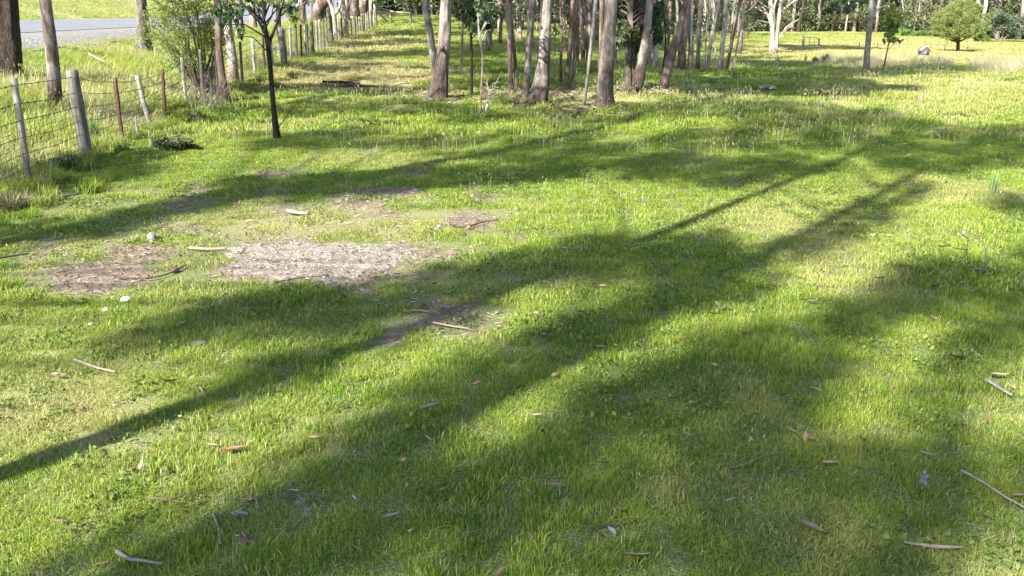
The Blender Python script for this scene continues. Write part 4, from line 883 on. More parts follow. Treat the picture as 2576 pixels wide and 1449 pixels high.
def rock(name, label, u, v, w, h, mat, cat='stone', group=None):
    g = ground(u, v); m = px_m(g); mb = MB(); n, k = 14, 8; th = np.linspace(0, 2 * np.pi, n, endpoint=False); ph = np.linspace(.02, np.pi - .02, k); A, B = np.meshgrid(th, ph)
    r = 1 + .5 * (fbm(np.cos(A) * np.sin(B) * 1.7 + u, np.sin(A) * np.sin(B) * 1.7 + np.cos(B) * 1.3, v, 3) - .5)
    V = np.stack([np.cos(A) * np.sin(B) * r * w / 2 * m, np.sin(A) * np.sin(B) * r * w / 2 * m, np.cos(B) * r * h / 2 * m + h * .3 * m], -1).reshape(-1, 3) + g
    i = np.arange(k - 1)[:, None] * n; j = np.arange(n)[None]; Q = np.stack([i + j, i + n + j, i + n + (j + 1) % n, i + (j + 1) % n], -1).reshape(-1, 4)
    mb.add(V, None, Q); return tag(mb.build(name, mat, origin=g, smooth=False), label, cat, group)
rock('flat_stone', 'flat pale stone in front of the tiny hut', 2340, 147, 22, 5, M_STONE)
rock('flat_stone', 'flat pale stone under the left corner of the tiny hut', 2316, 145, 16, 5, M_STONE)
for (u, v, w, l_) in ((2454, 160, 7, 'white stone alone highest near the pond reeds'), (2461, 171, 7, 'white stone just below the highest one by the reeds'), (2493, 173, 9, 'pale wide stone between two smaller ones by the reeds'), (2512, 172, 8, 'grey stone right of the pale wide one'), (2557, 178, 6, 'last small white stone toward the right edge')):
    rock('white_stone', l_, u, v, w, w * .7, M_STONE, group='white stones by the reeds')
# sandy mound and logs
def mound(name, label, u0, v0, u1, v1, h, mat, cat):
    a = ground(u0, v0); b = ground(u1, v1); c = (a + b) / 2; rx = abs(b[0] - a[0]) / 2; ry_ = rx * .7; n = 26; k = 9; V = []; 
    for i in range(k + 1):
        f = i / k; 
        for j in range(n):
            th = 2 * math.pi * j / n; rr = (1 + .25 * (float(fbm(math.cos(th) * 1.5 + 3, math.sin(th) * 1.5, 7)) - .5)) * f; x = c[0] + math.cos(th) * rx * rr; y = c[1] + math.sin(th) * ry_ * rr
            V.append((x, y, float(tz(x, y)) - .03 + (h * (1 - ss(0, 1, f)) + .03 * (1 - f) * float(vn(x * 5, y * 5, 3)))))
    Q = [[i * n + j, (i + 1) * n + j, (i + 1) * n + (j + 1) % n, i * n + (j + 1) % n] for i in range(k) for j in range(n)]
    mb = MB(); mb.add(V, None, Q); return tag(mb.build(name, mat, origin=c, smooth=True), label, cat)
mound('soil_mound', 'low mound of bare sandy soil between the grove trunks', 1376, 232, 1440, 236, .10, M_SAND, 'mound')
stick('fallen_log', 'long dark half buried log lying across the lane in shade', 'log', [(800, 219), (870, 221), (940, 224), (1000, 229)], 9, M_DWOOD, 'fallen logs')
stick('fallen_log', 'shorter dark rotten log just behind the long one across the lane', 'log', [(815, 214), (860, 213), (905, 215)], 10, M_DWOOD, 'fallen logs')
stick('fallen_log', 'dark log lying left of the twin trunk gum', 'log', [(1130, 208), (1160, 212), (1185, 213)], 5, M_DWOOD, 'fallen logs')
stick('fallen_log', 'bleached log with white top lying in the open grass right of the grove', 'log', [(1906, 240), (1925, 236), (1950, 239)], [8, 14, 7], M_WOOD, 'fallen logs', lift=.09)
stick('fallen_log', 'grey flat plank like log lying left of the bleached log', 'log', [(1852, 242), (1880, 241), (1910, 241)], 4, M_GWOOD, 'fallen logs', lift=.08)
stick('fallen_log', 'dark broken branch lying right of the bleached log', 'log', [(1950, 240), (1975, 241), (2000, 242)], 6, M_DWOOD, 'fallen logs')
stick('fallen_branch', 'thin pale branch lying in the bright open paddock', 'branch', [(2410, 217), (2450, 218), (2480, 218)], 2.5, M_WOOD)
stick('fallen_log', 'dark fallen branch on the shaded grove floor at the foot of the leaning trunk', 'log', [(1690, 244), (1660, 238), (1640, 240)], 5, M_DWOOD, 'fallen logs')
stick('fallen_branch', 'pale bent branch among the tall grass beyond the fence', 'branch', [(230, 176), (255, 190), (282, 202)], 6, M_WOOD, lift=.3)
stick('fallen_branch', 'knobbly white branch end at the foot of the fence shrubs', 'branch', [(510, 262), (525, 248), (532, 238)], 8, M_WOOD, lift=.15)

# ------------------------------------------------------------------ sticks, bark and leaves lying on the near grass
SL = .016
for a in [('bark_slab', 'grey flat bark slab near the right edge, largest of the bark pieces', 'bark', [(2480, 968), (2505, 985), (2542, 1008)], 15, M_GWOOD),
          ('wood_piece', 'bleached splintered wood piece low on the right', 'wood', [(2272, 1378), (2350, 1390), (2425, 1390)], [5, 11, 6], M_WOOD),
          ('bark_strip', 'twisted brown bark strip curled in the shade', 'bark', [(1832, 1190), (1880, 1176), (1925, 1155), (1965, 1150)], 8, M_BBARK),
          ('fallen_stick', 'grey crooked stick at the bottom left', 'stick', [(295, 1400), (330, 1422), (370, 1426), (410, 1434)], 11, M_GWOOD),
          ('bark_chip', 'dark grey rectangular bark chip on the stripe of shade', 'bark', [(1058, 1038), (1104, 1026)], 13, M_GWOOD),
          ('fallen_stick', 'straight cream stick in the sun on the left', 'stick', [(190, 915), (245, 935), (292, 946)], 8, M_WOOD),
          ('wood_block', 'short bleached wood block lying above the ash patch', 'wood', [(724, 540), (750, 545), (776, 547)], 11, M_WOOD),
          ('fallen_stick', 'thin dark stick with leaf stub low in the middle', 'stick', [(1505, 1336), (1560, 1332), (1600, 1322)], 5, M_DWOOD),
          ('fallen_stick', 'long grey stick running off the right edge', 'stick', [(2415, 1195), (2470, 1225), (2520, 1258), (2576, 1290)], 7, M_GWOOD),
          ('bark_strip', 'thin brown bark strip in the sun at lower left', 'bark', [(400, 1278), (450, 1262), (520, 1240)], 7, M_DWOOD),
          ('bark_strip', 'orange brown bark strip beside the thin dark one', 'bark', [(375, 1262), (420, 1268), (500, 1278)], 6, M_BBARK),
          ('fallen_stick', 'pale thin stick in the middle shade band', 'stick', [(1405, 628), (1435, 632), (1462, 630)], 4, M_WOOD),
          ('fallen_stick', 'dark stick running in at the left edge', 'stick', [(-20, 660), (30, 652), (75, 646)], 7, M_DWOOD),
          ('fallen_stick', 'small dark stick right of the centre', 'stick', [(1812, 690), (1850, 675)], 4, M_DWOOD),
          ('fallen_stick', 'bleached stick at the left rim of the ash patch', 'stick', [(478, 632), (520, 636), (572, 634)], 9, M_WOOD),
          ('fallen_stick', 'thin dark curved stick on the brown bare soil', 'stick', [(290, 705), (370, 708), (430, 694), (470, 672)], 5, M_DWOOD),
          ('fallen_stick', 'dark twig crossing the lower rim of the ash patch', 'stick', [(690, 718), (760, 706), (830, 700)], 4, M_DWOOD),
          ('fallen_stick', 'curved dark branch on the bare spot right of the ash', 'stick', [(1130, 570), (1165, 578), (1215, 565), (1255, 560)], 5, M_DWOOD),
          ('fallen_stick', 'straw coloured stick on the bare spot below the ash', 'stick', [(1015, 792), (1060, 790), (1100, 800)], 6, M_BBARK),
          ('fallen_stick', 'pale stick slanting on the lower bare spot', 'stick', [(1090, 820), (1140, 830), (1180, 835)], 5, M_WOOD),
          ('fallen_stick', 'small forked pale twig in the shade stripe at left', 'stick', [(505, 985), (515, 1000)], 5, M_WOOD),
          ('fallen_stick', 'grey upright twig piece lower left in the shade', 'stick', [(538, 1305), (550, 1340), (556, 1380)], 6, M_GWOOD),
          ('fallen_stick', 'dark small stick at the right shade', 'stick', [(2345, 728), (2385, 718)], 6, M_DWOOD)]:
    stick(*a, group='sticks and bark on the grass', lift=SL, flat=.4 if a[0].startswith('bark') else 1.0)
stake('wood_stub', 'weathered grey square stub standing left of the ash patch', 'stump', (382, 606), [(384, 608, 24), (382, 596, 24), (378, 588, 22)], M_GWOOD)
def leaf_obj(label, u, v, ln, ang, mat, lift=.03, curl=.3, tilt=.35):
    g = ground(u, v) + (0, 0, lift); m = px_m(g); L_ = ln * m; n = 9; V = []; W = L_ * .38
    for i in range(n):
        t = i / (n - 1); w = W * math.sin(math.pi * t ** .8) * .5 + .0008; z = curl * L_ * (t - .5) ** 2 * 1.6; bend = .12 * L_ * math.sin(t * math.pi)
        for s in (-1, 0, 1): V.append((L_ * (t - .5), bend + s * w, z + (abs(s) * w * .35)))
    V = np.array(V); ca, sa = math.cos(R(ang)), math.sin(R(ang))
    tx = R(rnd.uniform(-25, 25)) * tilt * 2 - R(22); V = V @ np.array([[1, 0, 0], [0, math.cos(tx), math.sin(tx)], [0, -math.sin(tx), math.cos(tx)]]); V = V @ np.array([[ca, sa, 0], [-sa, ca, 0], [0, 0, 1]])
    V[:, 2] -= V[:, 2].min() * .5
    Q = [[i * 3 + j, i * 3 + j + 1, i * 3 + 4 + j, i * 3 + 3 + j] for i in range(n - 1) for j in range(2)]
    mb = MB(); mb.add(V + g, None, Q); return tag(mb.build('fallen_leaf', LC[mat], origin=g, smooth=True), label, 'leaf', 'fallen gum leaves on the grass')
for a in [('red brown curled leaf low in the centre', 1150, 1310, 52, -35, 'red'), ('large pink grey leaf at the bottom edge', 1602, 1420, 70, 0, 'pink'), ('large dull brown leaf at the bottom right of centre', 2040, 1348, 72, -50, 'brown'),
          ('silvery leaf beside the thin dark stick', 1537, 1356, 38, -70, 'silver'), ('large reddish leaf in the sun at lower left', 585, 1148, 66, 18, 'red'), ('tan leaf crumpled beside the large reddish one', 535, 1138, 42, -15, 'tan'),
          ('pink leaf in the sun left of the shade stripe', 341, 977, 30, 25, 'pink'), ('dull red leaf on the edge of the shade stripe', 430, 974, 46, 10, 'red'), ('bent brown leaf by the left edge', 148, 960, 44, 15, 'brown'),
          ('pink leaf cut by the left edge', 0, 977, 26, 40, 'pink'), ('left half of a red leaf pair right of centre', 1878, 1060, 30, 10, 'red'), ('right half of a red leaf pair right of centre', 1902, 1056, 26, -10, 'red'),
          ('upright orange leaf below the red pair', 1990, 1100, 36, -65, 'orange'), ('small red leaf right of the upright orange one', 2038, 1119, 28, 5, 'red'), ('curled orange leaf with a dark stalk over it', 2086, 1182, 46, 5, 'orange'),
          ('large dark brown leaf on the right in shade', 2408, 912, 56, -15, 'dark'), ('small red leaf in the upper right shade', 2214, 712, 34, 5, 'red'), ('pink leaf of a pair in the sun, left one', 2022, 766, 28, -5, 'pink'),
          ('pink leaf of a pair in the sun, right one', 2040, 769, 26, 5, 'pink'), ('pink leaf at the bottom of the clustered three', 1795, 802, 38, -8, 'pink'), ('tan leaf upper left of the clustered three', 1806, 790, 30, 10, 'tan'),
          ('tan leaf upper right of the clustered three', 1830, 790, 28, -20, 'tan'), ('mauve leaf on the middle shade', 1512, 886, 30, -5, 'pink'), ('small reddish leaf in the middle shade', 1322, 914, 22, 40, 'red'),
          ('tan standing leaf in the left edge of the centre shade', 1076, 1120, 32, -55, 'tan'), ('brown leaf slanting in lower right centre', 1690, 1196, 38, 35, 'brown'), ('grey brown leaf at lower centre right', 1520, 1182, 38, 0, 'brown'),
          ('curled pale brown leaf at the lower left shade', 890, 1272, 28, -60, 'tan'), ('mauve leaf in lower left shade', 622, 1277, 42, 0, 'pink'), ('grey mauve leaf below the mauve one', 610, 1312, 38, -10, 'silver'),
          ('dark red leaf at the edge of the lower shade', 800, 1270, 42, -15, 'dark'), ('orange leaf left of centre right', 1745, 995, 34, 5, 'orange'), ('red leaf high in the centre right sun', 1872, 848, 24, 5, 'red'),
          ('pale leaf on the lower left centre', 985, 1316, 40, 30, 'silver'), ('brown leaf in the grass left of the dark twig', 1330, 850, 26, 0, 'brown'), ('tan leaf below the ash patch', 895, 812, 24, 20, 'brown'),
          ('cream leaf just left of the shade stripe', 812, 816, 30, -5, 'tan'), ('pale leaf at the right by the grey bark slab', 2512, 958, 46, -5, 'tan'), ('orange leaf right of centre in sun', 2368, 768, 26, 0, 'orange'),
          ('brown leaf lying under the curled orange one', 2150, 1190, 34, -15, 'brown'), ('tan leaf middle left in the shaded bottom', 1350, 1060, 30, 15, 'tan'), ('brown leaf just right of the ash patch bottom', 1000, 700, 24, 0, 'brown'),
          ('dull leaf in the lower right corner', 2480, 1320, 50, -35, 'silver'), ('pinkish leaf near the lower right corner', 2560, 1265, 34, 10, 'pink'), ('grey leaf right of the twisted bark strip', 2330, 1160, 36, -30, 'silver'),
          ('small tan leaf lower centre right', 2230, 1110, 20, 0, 'orange'), ('small brown leaf left bottom', 150, 1330, 26, 40, 'brown'), ('long brown leaf at the bottom of the shade centre', 1400, 1240, 44, -12, 'brown')]:
    leaf_obj(*a)
for (l_, u, v, w) in (('white mushroom cap, largest, in the sun below the ash patch', 318, 758, 26), ('white mushroom cap left of the largest one', 266, 783, 18), ('small cream mushroom cap below the other two', 229, 816, 14), ('white puffball in the right sunny grass', 2195, 594, 14), ('tiny white puffball on the far right grass', 2424, 586, 11)):
    rock('mushroom', l_, u, v, w, w * .55, M_WHITE, 'mushroom', 'white mushrooms in the grass')
rock('bark_chip', 'grey bark chip lying in the left shade band', 500, 864, 42, 8, M_GWOOD, 'bark', 'sticks and bark on the grass')
rock('charred_lump', 'small charred lump on the left rim of the ash patch', 440, 686, 22, 18, M_DWOOD, 'charcoal', 'charred lumps')
rock('charred_lump', 'small charred lump on the bare spot right of the ash', 1168, 594, 14, 12, M_DWOOD, 'charcoal', 'charred lumps')
# pale papery seed cluster low on the right
g = ground(2318, 1240); mb = MB(); m = px_m(g)
leaves(mb, ball(70, g + (0, 0, .07), (.018, .018, .03)), .022, .011, -.2); P, q = smooth_path([g, g + (0, 0, .07)], [.002, .002], .05); tube(mb, P, q, 4)
tag(mb.build('seed_head', LC['silver'], origin=g), 'pale papery grass seed head low on the right', 'seed head')

# ------------------------------------------------------------------ grass
def blades(n, size, h0, h1, w, lean=.5, flat=0.0, seg=2, clumpy=0.0, bias=0):
    """n grass blades over a size x size patch: vertices and triangles"""
    b = rng.uniform(-.5, .5, (n, 2)) * size
    if clumpy:
        cc = rng.uniform(-.5, .5, (max(2, n // 26), 2)) * size; k = rng.integers(0, len(cc), n); b = b * (1 - clumpy) + (cc[k] + rng.normal(size=(n, 2)) * size * .035) * clumpy
    a = rng.uniform(0, 2 * np.pi, n); h = rng.uniform(h0, h1, n) * rng.uniform(.6, 1, n); ln = np.abs(rng.normal(size=n)) * lean * h
    d = np.stack([np.cos(a), np.sin(a)], -1); p = np.stack([np.cos(a + 1.57 + rng.normal(size=n) * .6), np.sin(a + 1.57 + rng.normal(size=n) * .6)], -1); ww = w * rng.uniform(.6, 1.25, n)
    z0 = np.full(n, -.005)
    def pt(f, side):
        xy = b + d * (ln * f ** 1.8)[:, None] + p * (side * ww * .5)[:, None]; zz = h * f * (1 - .25 * np.clip(ln / h, 0, 1.5) * f) if f > 0 else z0
        return np.concatenate([xy, np.asarray(zz).reshape(-1, 1)], 1)
    V = np.stack([pt(0, -.8), pt(0, .8), pt(.55, .9), pt(.55, -.9), pt(1.0, 0)], 1).reshape(-1, 3); o = np.arange(n)[:, None] * 5
    T = np.concatenate([o + [0, 1, 2], o + [0, 2, 3], o + [3, 2, 4]], 0)
    return V, T
def tuft(name, mat, parts):
    mb = MB()
    for V, T in parts: mb.add(V, T)
    return bpy.data.objects.new(name, mb.mesh(name, mat))
def seedy(n, size, h0, h1, w=.0016, head=.03, hw=.006):
    """thin stems with a seed head"""
    V, T = blades(n, size, h0, h1, w, .25); mbx = MB(); mbx.add(V, T); tips = V.reshape(-1, 5, 3)[:, 4]; mid = V.reshape(-1, 5, 3)[:, 2]
    d = tips - mid; d /= np.linalg.norm(d, axis=1)[:, None]; s = np.cross(d, (0.3, 1, .2)); s /= np.linalg.norm(s, axis=1)[:, None]; s2 = np.cross(d, s)
    Vh = []; Th = []
    c = tips; Vh = np.stack([c - d * head * .3, c + s * hw / 2 + d * head * .3, c + d * head, c - s * hw / 2 + d * head * .3, c + s2 * hw / 2 + d * head * .3, c - s2 * hw / 2 + d * head * .3], 1).reshape(-1, 3)
    o = np.arange(n)[:, None] * 6; Th = np.concatenate([o + [0, 1, 2], o + [0, 2, 3], o + [0, 4, 2], o + [0, 2, 5]], 0); mbx.add(Vh, Th)
    return np.concatenate(mbx.V), np.concatenate(mbx.T)
def instancer(name, kinds, P, rotz, scale, idx, dryv, label, cat):
    coll = bpy.data.collections.new(name + '_pieces')
    for q, o in enumerate(kinds): o.name = '%s_%02d' % (name, q); coll.objects.link(o)
    me = bpy.data.meshes.new(name); me.vertices.add(len(P)); me.vertices.foreach_set('co', np.asarray(P, np.float32).ravel())
    def at_(nm, typ, arr, key='value'):
        t = me.attributes.new(nm, typ, 'POINT'); t.data.foreach_set(key, arr)
    P = np.asarray(P, float); h_ = .15; gx = (tz(P[:, 0] + h_, P[:, 1]) - tz(P[:, 0] - h_, P[:, 1])) / (2 * h_); gy = (tz(P[:, 0], P[:, 1] + h_) - tz(P[:, 0], P[:, 1] - h_)) / (2 * h_)
    nz = np.stack([-gx, -gy, np.ones(len(P))], -1); nz /= np.linalg.norm(nz, axis=1)[:, None]; tx = np.stack([np.cos(rotz), np.sin(rotz), 0 * gx], -1) * np.ones((len(P), 1))
    tx -= nz * (tx * nz).sum(1)[:, None]; tx /= np.linalg.norm(tx, axis=1)[:, None]; ty = np.cross(nz, tx)      # the pieces lie along the slope of the ground
    rot = np.stack([np.arctan2(ty[:, 2], nz[:, 2]), -np.arcsin(np.clip(tx[:, 2], -1, 1)), np.arctan2(tx[:, 1], tx[:, 0])], -1).astype(np.float32)
    at_('rot', 'FLOAT_VECTOR', rot.ravel(), 'vector'); at_('scl', 'FLOAT_VECTOR', np.asarray(scale, np.float32).ravel(), 'vector'); at_('idx', 'INT', np.asarray(idx, np.int32)); at_('dry', 'FLOAT', np.asarray(dryv, np.float32))
    o = bpy.data.objects.new(name, me); COL.objects.link(o)
    ng = bpy.data.node_groups.new(name, 'GeometryNodeTree'); ng.interface.new_socket('Geometry', in_out='INPUT', socket_type='NodeSocketGeometry'); ng.interface.new_socket('Geometry', in_out='OUTPUT', socket_type='NodeSocketGeometry')
    N = ng.nodes; gi = N.new('NodeGroupInput'); go = N.new('NodeGroupOutput'); iop = N.new('GeometryNodeInstanceOnPoints'); ci = N.new('GeometryNodeCollectionInfo')
    ci.inputs['Collection'].default_value = coll; ci.inputs['Separate Children'].default_value = True; ci.inputs['Reset Children'].default_value = True
    def na(nm, typ):
        n = N.new('GeometryNodeInputNamedAttribute'); n.data_type = typ; n.inputs[0].default_value = nm; return n.outputs[0]
    m2p = N.new('GeometryNodeMeshToPoints'); L = ng.links.new
    L(gi.outputs[0], m2p.inputs[0]); L(m2p.outputs[0], iop.inputs['Points']); L(ci.outputs[0], iop.inputs['Instance']); iop.inputs['Pick Instance'].default_value = True
    L(na('idx', 'INT'), iop.inputs['Instance Index']); e2r = N.new('FunctionNodeEulerToRotation'); L(na('rot', 'FLOAT_VECTOR'), e2r.inputs[0]); L(e2r.outputs[0], iop.inputs['Rotation']); L(na('scl', 'FLOAT_VECTOR'), iop.inputs['Scale'])
    L(iop.outputs[0], go.inputs[0]); md = o.modifiers.new('scatter', 'NODES'); md.node_group = ng
    return tag(o, label, cat, kind='stuff')
def scatter(y0, y1, st, over=1.0, side=.70, s_max=0.4, jit=.24, fn=None):
    """jittered points inside the wedge of ground that can be seen"""
    X, Y = np.meshgrid(np.arange(-side * y1 - 1, side * y1 + 1, st), np.arange(y0, y1, st)); X = X.ravel() + rng.uniform(-jit, jit, X.size) * st; Y = Y.ravel() + rng.uniform(-jit, jit, Y.size) * st
    ok = (np.abs(X) < side * Y + .6) & (fence_s(X, Y) < s_max); X = X[ok]; Y = Y[ok]
    return X, Y
ZN = [(1.7, 5.6, .20, .22, 760, (.018, .046), .0028), (5.6, 13.5, .26, .28, 680, (.020, .044), .0048), (13.5, 36, .62, .66, 620, (.05, .11), .012), (36, 110, 1.9, 2.0, 1000, (.07, .15), .03)]
for zi, (y0, y1, st, size, n, hh, w) in enumerate(ZN):
    kinds = [tuft('g', GRASS, [blades(n, size * 1.15, hh[0], hh[1], w, 1.15, clumpy=.5), blades(n // 2, size * 1.15, hh[0] * .3, hh[0], w, 2.2)]) for q in range(5)]
    kinds += [tuft('g', GRASS, [blades(int(n * .8), size * 1.1, hh[0] * 1.2, hh[1] * 1.3, w * 1.1, .6, clumpy=.6), blades(n // 2, size * 1.1, hh[0] * .4, hh[0], w, 2.0)]) for q in range(3)]
    X, Y = scatter(y0, y1, st); b_ = patch(X, Y, BARE); a_ = patch(X, Y, ASH, .2); d_ = patch(X, Y, DRY)
    patchy = fbm(X * 1.7, Y * 1.7, 71); big = fbm(X * .45, Y * .45, 73)
    keep = (rng.random(X.size) > b_ * 1.7 - .08) & (rng.random(X.size) > a_ * 2.2 - .1)
    X, Y, b_, d_, patchy, big = (q[keep] for q in (X, Y, b_, d_, patchy, big))
    if zi >= 2:
        fa = np.interp(X / np.maximum(Y, 1), fang, fdis); q_ = Y < fa + 3; X, Y, b_, d_, patchy, big = (q[q_] for q in (X, Y, b_, d_, patchy, big))
    hs = (.75 + .6 * patchy) * (1 - .45 * b_) * (.8 + .4 * big); xy = rng.uniform(.9, 1.15, X.size)
    dr = np.clip(d_ * .8 + .5 * b_ + .45 * ss(.54, .75, fbm(X * .8 + 9, Y * .8, 77)) + .12 * rng.random(X.size) - .06, 0, 1)
    if zi == 3: dr = np.clip(dr + .2, 0, 1)
    instancer(('short_grass', 'paddock_grass', 'meadow_grass', 'far_grass')[zi], kinds, np.stack([X, Y, tz(X, Y)], -1), rng.uniform(0, 6.28, X.size), np.stack([xy, xy, hs], -1), np.where(patchy > .55, rng.integers(5, 8, X.size), rng.integers(0, 5, X.size)), dr,
              ('short green grass with straw blades in front', 'patchy sunlit and shaded paddock grass in the middle', 'grass around and behind the grove', 'yellow green grass of the far paddock')[zi], 'grass')
# seed stems standing out of the turf
kinds = [tuft('s', SEED, [seedy(7, .3, .10, .22)]) for q in range(5)]
X, Y = scatter(2.0, 12, .34, jit=.5); ok = (fbm(X * .8, Y * .8, 81) > .52) & (rng.random(X.size) < .5) & (patch(X, Y, BARE) < .6); X = X[ok]; Y = Y[ok]
instancer('seed_stems', kinds, np.stack([X, Y, tz(X, Y)], -1), rng.uniform(0, 6.28, X.size), np.tile(rng.uniform(.5, 1.0, X.size)[:, None], (1, 3)), rng.integers(0, 5, X.size), X * 0, 'thin pale grass seed stems over the near grass', 'grass')
kinds = [tuft('s', SEED, [seedy(26, .9, .16, .32, .004, .05, .013)]) for q in range(5)]
X, Y = scatter(12, 42, .75, jit=.5); ok = (fbm(X * .35, Y * .35, 83) > .42) & (rng.random(X.size) < .6); X = X[ok]; Y = Y[ok]
instancer('meadow_seed_stems', kinds, np.stack([X, Y, tz(X, Y)], -1), rng.uniform(0, 6.28, X.size), np.tile(rng.uniform(.6, 1.1, X.size)[:, None], (1, 3)), rng.integers(0, 5, X.size), X * 0, 'pale seed stems over the grass by the grove', 'grass')
# tall rank grass beyond the fence and on the bank past the road
kinds = [tuft('t', TALL, [blades(240, .5, .18, .5, .009, .55, clumpy=.6), blades(120, .5, .08, .2, .01, .9)]) for q in range(4)] + [tuft('t', TALL, [blades(150, .5, .2, .55, .008, .5), seedy(20, .5, .35, .7, .003, .06, .012)]) for q in range(2)]
X, Y = scatter(4, 60, .36, side=.72, s_max=4.25); ok = fence_s(X, Y) > .1; X = X[ok]; Y = Y[ok]; s = fence_s(X, Y); edge = .4 + .6 * ss(0, 1.2, s); edge *= 1 - .8 * ss(2.0, 4.0, s)
instancer('tall_grass', kinds, np.stack([X, Y, tz(X, Y)], -1), rng.uniform(0, 6.28, X.size), np.stack([np.full(X.size, 1.0), np.full(X.size, 1.0), edge * (.55 + .7 * fbm(X * .7, Y * .7, 85))], -1), rng.integers(0, 6, X.size), np.clip(.7 * ss(.45, .7, fbm(X * .5, Y * .5, 87)), 0, 1), 'tall rank yellow green grass between the fence and the road', 'grass')
X, Y = scatter(18, 110, .8, side=.75, s_max=40); s = fence_s(X, Y); ok = s > 13.5; X = X[ok]; Y = Y[ok]; s = s[ok]
instancer('bank_grass', kinds[:4], np.stack([X, Y, tz(X, Y)], -1), rng.uniform(0, 6.28, X.size), np.stack([np.full(X.size, 1.9), np.full(X.size, 1.9), .35 + .4 * fbm(X * .3, Y * .3, 89)], -1), rng.integers(0, 4, X.size), .25 + .6 * (fbm(X * .2, Y * .5, 91) > .55) * rng.random(X.size), 'bright grass bank on the far side of the road', 'grass')
# rank dark tussocks at the fence foot
kinds = [tuft('t', GRASS, [blades(260, .3, .10, .28, .008, .7, clumpy=.5)]) for q in range(3)]
Y = rng.uniform(5, 34, 260); X = FX0 + FSL * Y + np.abs(rng.normal(size=260)) * .35 - .1
instancer('fence_foot_grass', kinds, np.stack([X, Y, tz(X, Y)], -1), rng.uniform(0, 6.28, 260), np.tile(rng.uniform(.6, 1.1, 260)[:, None], (1, 3)), rng.integers(0, 3, 260), rng.uniform(0, .4, 260), 'longer grass growing along the foot of the fence', 'grass')
# pale reeds in the damp part of the paddock
kinds = [tuft('r', REED, [blades(90, 1.3, .25, .8, .014, .3, clumpy=.55)]) for q in range(4)]
pts = []
for q in range(520):
    u = rng.uniform(2060, 2640); v = 158 + rng.normal() * 8 + (8 if u > 2420 else 0)
    if float(fbm(u * .012, v * .05, 93)) > .47: pts.append((u, v))
G = np.array([ground(u, v) for u, v in pts])
instancer('dry_reeds', kinds, G, rng.uniform(0, 6.28, len(G)), np.tile(rng.uniform(.4, .9, len(G))[:, None], (1, 3)) * np.array([.8, .8, 1]), rng.integers(0, 4, len(G)), np.zeros(len(G)), 'pale pinkish dry reeds across the damp paddock', 'reeds')
def rush(label, u, v, wpx, hpx, n, mat, name='rush_clump', spread=.35):
    g = ground(u, v); m = px_m(g); mb = MB(); V, T = blades(n, wpx * m * .55, hpx * m * .6, hpx * m * 1.15, .0045 + m * .55, spread); mb.add(V + g, T)
    return tag(mb.build(name, mat, origin=g), label, 'rushes', 'rush clumps')
rush('dark rush clump, left of the pair in the paddock', 2050, 162, 20, 24, 260, RUSH); rush('dark rush clump, larger right one of the pair', 2077, 162, 30, 32, 420, RUSH)
rush('brown upright rush clump below the forked pale gum', 1955, 172, 12, 34, 160, RUSH, spread=.15); rush('brown narrow rush clump right of the forked gum', 2026, 158, 8, 26, 90, RUSH, spread=.15)
rush('brown rush clump left of the tall white gum', 2160, 163, 14, 22, 160, RUSH, spread=.2); rush('low rush clump below the tiny hut', 2345, 165, 26, 14, 200, RUSHG)
rush('slender straw coloured rush clump in the bright open grass', 2315, 268, 30, 44, 60, REED, spread=.2); rush('tall thin green rush clump near the right edge', 2497, 490, 26, 80, 60, RUSHG, spread=.12)
rush('dark heap of dry tussock grass at the left edge below the fence', 15, 530, 150, 55, 1500, RUSH, 'grass_heap', .9)
rush('short green rush tuft beneath the thin tree', 2285, 190, 12, 16, 80, RUSHG)
rush('stiff grey green rush clump behind the fence beside the round post', 238, 350, 40, 90, 120, RUSHG, spread=.3)

# ------------------------------------------------------------------ fine litter: chips, char, straw, small leaves
def chips(name, X, Y, ln, wd, mat, label, cat, lift=.012):
    n = len(X); a = rng.uniform(0, 2 * np.pi, n); l = ln * rng.uniform(.3, 1.2, n); w = wd * rng.uniform(.4, 1.3, n); z = tz(X, Y) + lift
    dx, dy = np.cos(a) * l / 2, np.sin(a) * l / 2; px, py = -np.sin(a) * w / 2, np.cos(a) * w / 2; t1 = rng.uniform(-.3, .3, n) * l; th = w * .35
    V = []
    for (s1, s2, up) in ((-1, -1, 0), (1, -1, 0), (1, 1, 0), (-1, 1, 0), (-1, -1, 1), (1, -1, 1), (1, 1, 1), (-1, 1, 1)):
        V.append(np.stack([X + dx * s1 + px * s2, Y + dy * s1 + py * s2, z + t1 * s1 * .5 + up * th], -1))
    V = np.stack(V, 1).reshape(-1, 3); o = np.arange(n)[:, None] * 8
    Q = np.concatenate([o + f for f in ([4, 5, 6, 7], [0, 1, 5, 4], [1, 2, 6, 5], [2, 3, 7, 6], [3, 0, 4, 7])], 0)
    mb = MB(); mb.add(V, None, Q); return tag(mb.build(name, mat), label, cat, kind='stuff')
def inpatch(n, lo, hi, L):
    X = rng.uniform(-7, 7, n * 12); Y = rng.uniform(2, 16, n * 12); p = patch(X, Y, L); ok = (rng.random(X.size) < (p - lo) / (hi - lo)) & (np.abs(X) < .66 * Y); return X[ok][:n], Y[ok][:n]
def islandmat(name, stops):
    k = NT(name); col = k.ramp(k.n('ShaderNodeNewGeometry').outputs['Random Per Island'], stops); return k.done(k.pbsdf(col, .85))
M_LIT = islandmat('litter_pieces', [(0, (0.03, 0.022, 0.018)), (.4, (0.11, 0.075, 0.05)), (.75, (0.21, 0.16, 0.12)), (1, (0.36, 0.31, 0.25))])
M_CHAR = islandmat('char_pieces', [(0, (0.02, 0.018, 0.017)), (.5, (0.09, 0.08, 0.075)), (.8, (0.4, 0.37, 0.33)), (1, (0.7, 0.66, 0.58))])
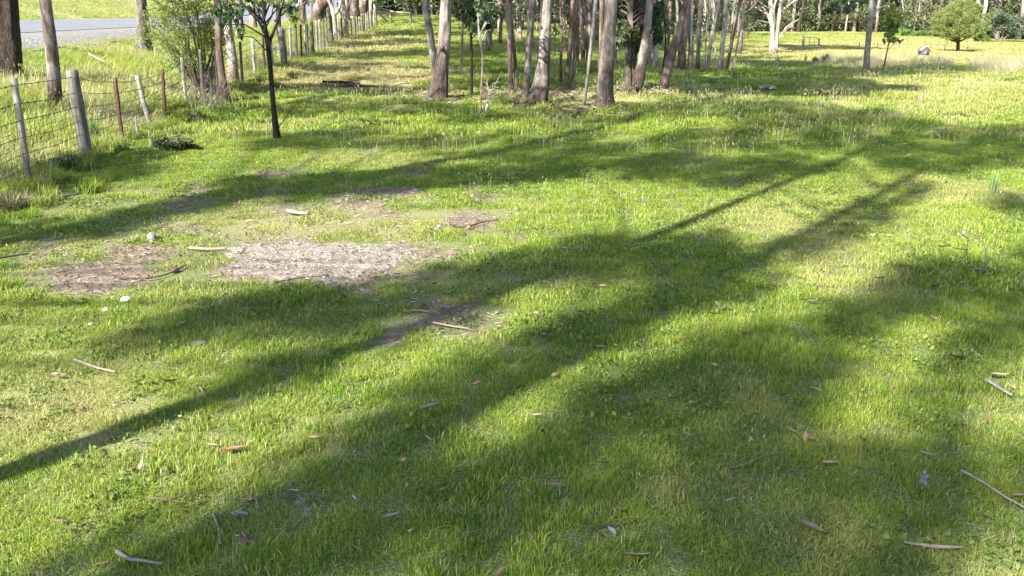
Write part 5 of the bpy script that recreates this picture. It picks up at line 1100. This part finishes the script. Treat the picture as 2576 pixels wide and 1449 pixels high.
X, Y = inpatch(9000, .15, 1.0, BARE); ok = patch(X, Y, ASH, .2) < rng.uniform(.05, .5, X.size); X = X[ok]; Y = Y[ok]; chips('bark_litter', X, Y, .06, .006, M_LIT, 'fine bark and twig litter on the bare spots', 'litter')
X, Y = inpatch(5000, .1, .9, ASH); chips('ash_litter', X, Y, .026, .008, M_CHAR, 'charred chips scattered over the ash patch', 'litter', .02)
X, Y = scatter(2, 14, .36, jit=.5); ok = rng.random(X.size) < .75; chips('scattered_litter', X[ok], Y[ok], .06, .005, M_LIT, 'small twigs scattered through the grass', 'litter', .03)
M_LL = islandmat('small_leaf_litter', [(0, (0.07, 0.04, 0.028)), (.5, (0.18, 0.11, 0.08)), (.8, (0.25, 0.15, 0.11)), (1, (0.27, 0.25, 0.22))])
mb = MB(); X, Y = scatter(2, 13, .42, jit=.5); ok = rng.random(X.size) < .6; leaves(mb, np.stack([X[ok], Y[ok], tz(X[ok], Y[ok]) + .035], -1), .055, .020, 0); tag(mb.build('leaf_litter', M_LL), 'small dead leaves scattered through the grass', 'litter', kind='stuff')

# broad leaved weeds low in the turf
WEED = leafy('weed_leaves', [(0, (0.06, 0.10, 0.02)), (.6, (0.12, 0.18, 0.035)), (1, (0.22, 0.27, 0.07))], .4, .15, .6)
kinds = []
for q in range(4):
    mb = MB(); c = rng.normal(size=(46, 3)) * np.array([.05, .05, .004]) + (0, 0, .022); leaves(mb, c, .02, .013, -.1); kinds.append(bpy.data.objects.new('w', mb.mesh('w', WEED)))
X, Y = scatter(1.8, 11, .2, jit=.5); ok = (fbm(X * 1.3, Y * 1.3, 95) > .56) & (rng.random(X.size) < .7) & (patch(X, Y, ASH) < .1); X = X[ok]; Y = Y[ok]
instancer('broadleaf_weeds', kinds, np.stack([X, Y, tz(X, Y)], -1), rng.uniform(0, 6.28, X.size), np.tile(rng.uniform(.7, 1.5, X.size)[:, None], (1, 3)), rng.integers(0, 4, X.size), X * 0, 'low broad leaved weeds growing through the turf', 'weeds')
# shed bark round the feet of the grove trees
XX = []; YY = []
for (r_, b_, Ps) in TREES:
    if 14 < b_[1] < 30 and Ps[-1][2] > 8 and b_[0] > -4:
        n = 60; a = rng.uniform(0, 6.28, n); d = .2 + np.abs(rng.normal(size=n)) * .5; XX.append(b_[0] + np.cos(a) * d); YY.append(b_[1] + np.sin(a) * d)
XX = np.concatenate(XX); YY = np.concatenate(YY); chips('shed_bark', XX, YY, .30, .03, M_LIT, 'shed bark strips lying round the feet of the grove trees', 'litter', .05)
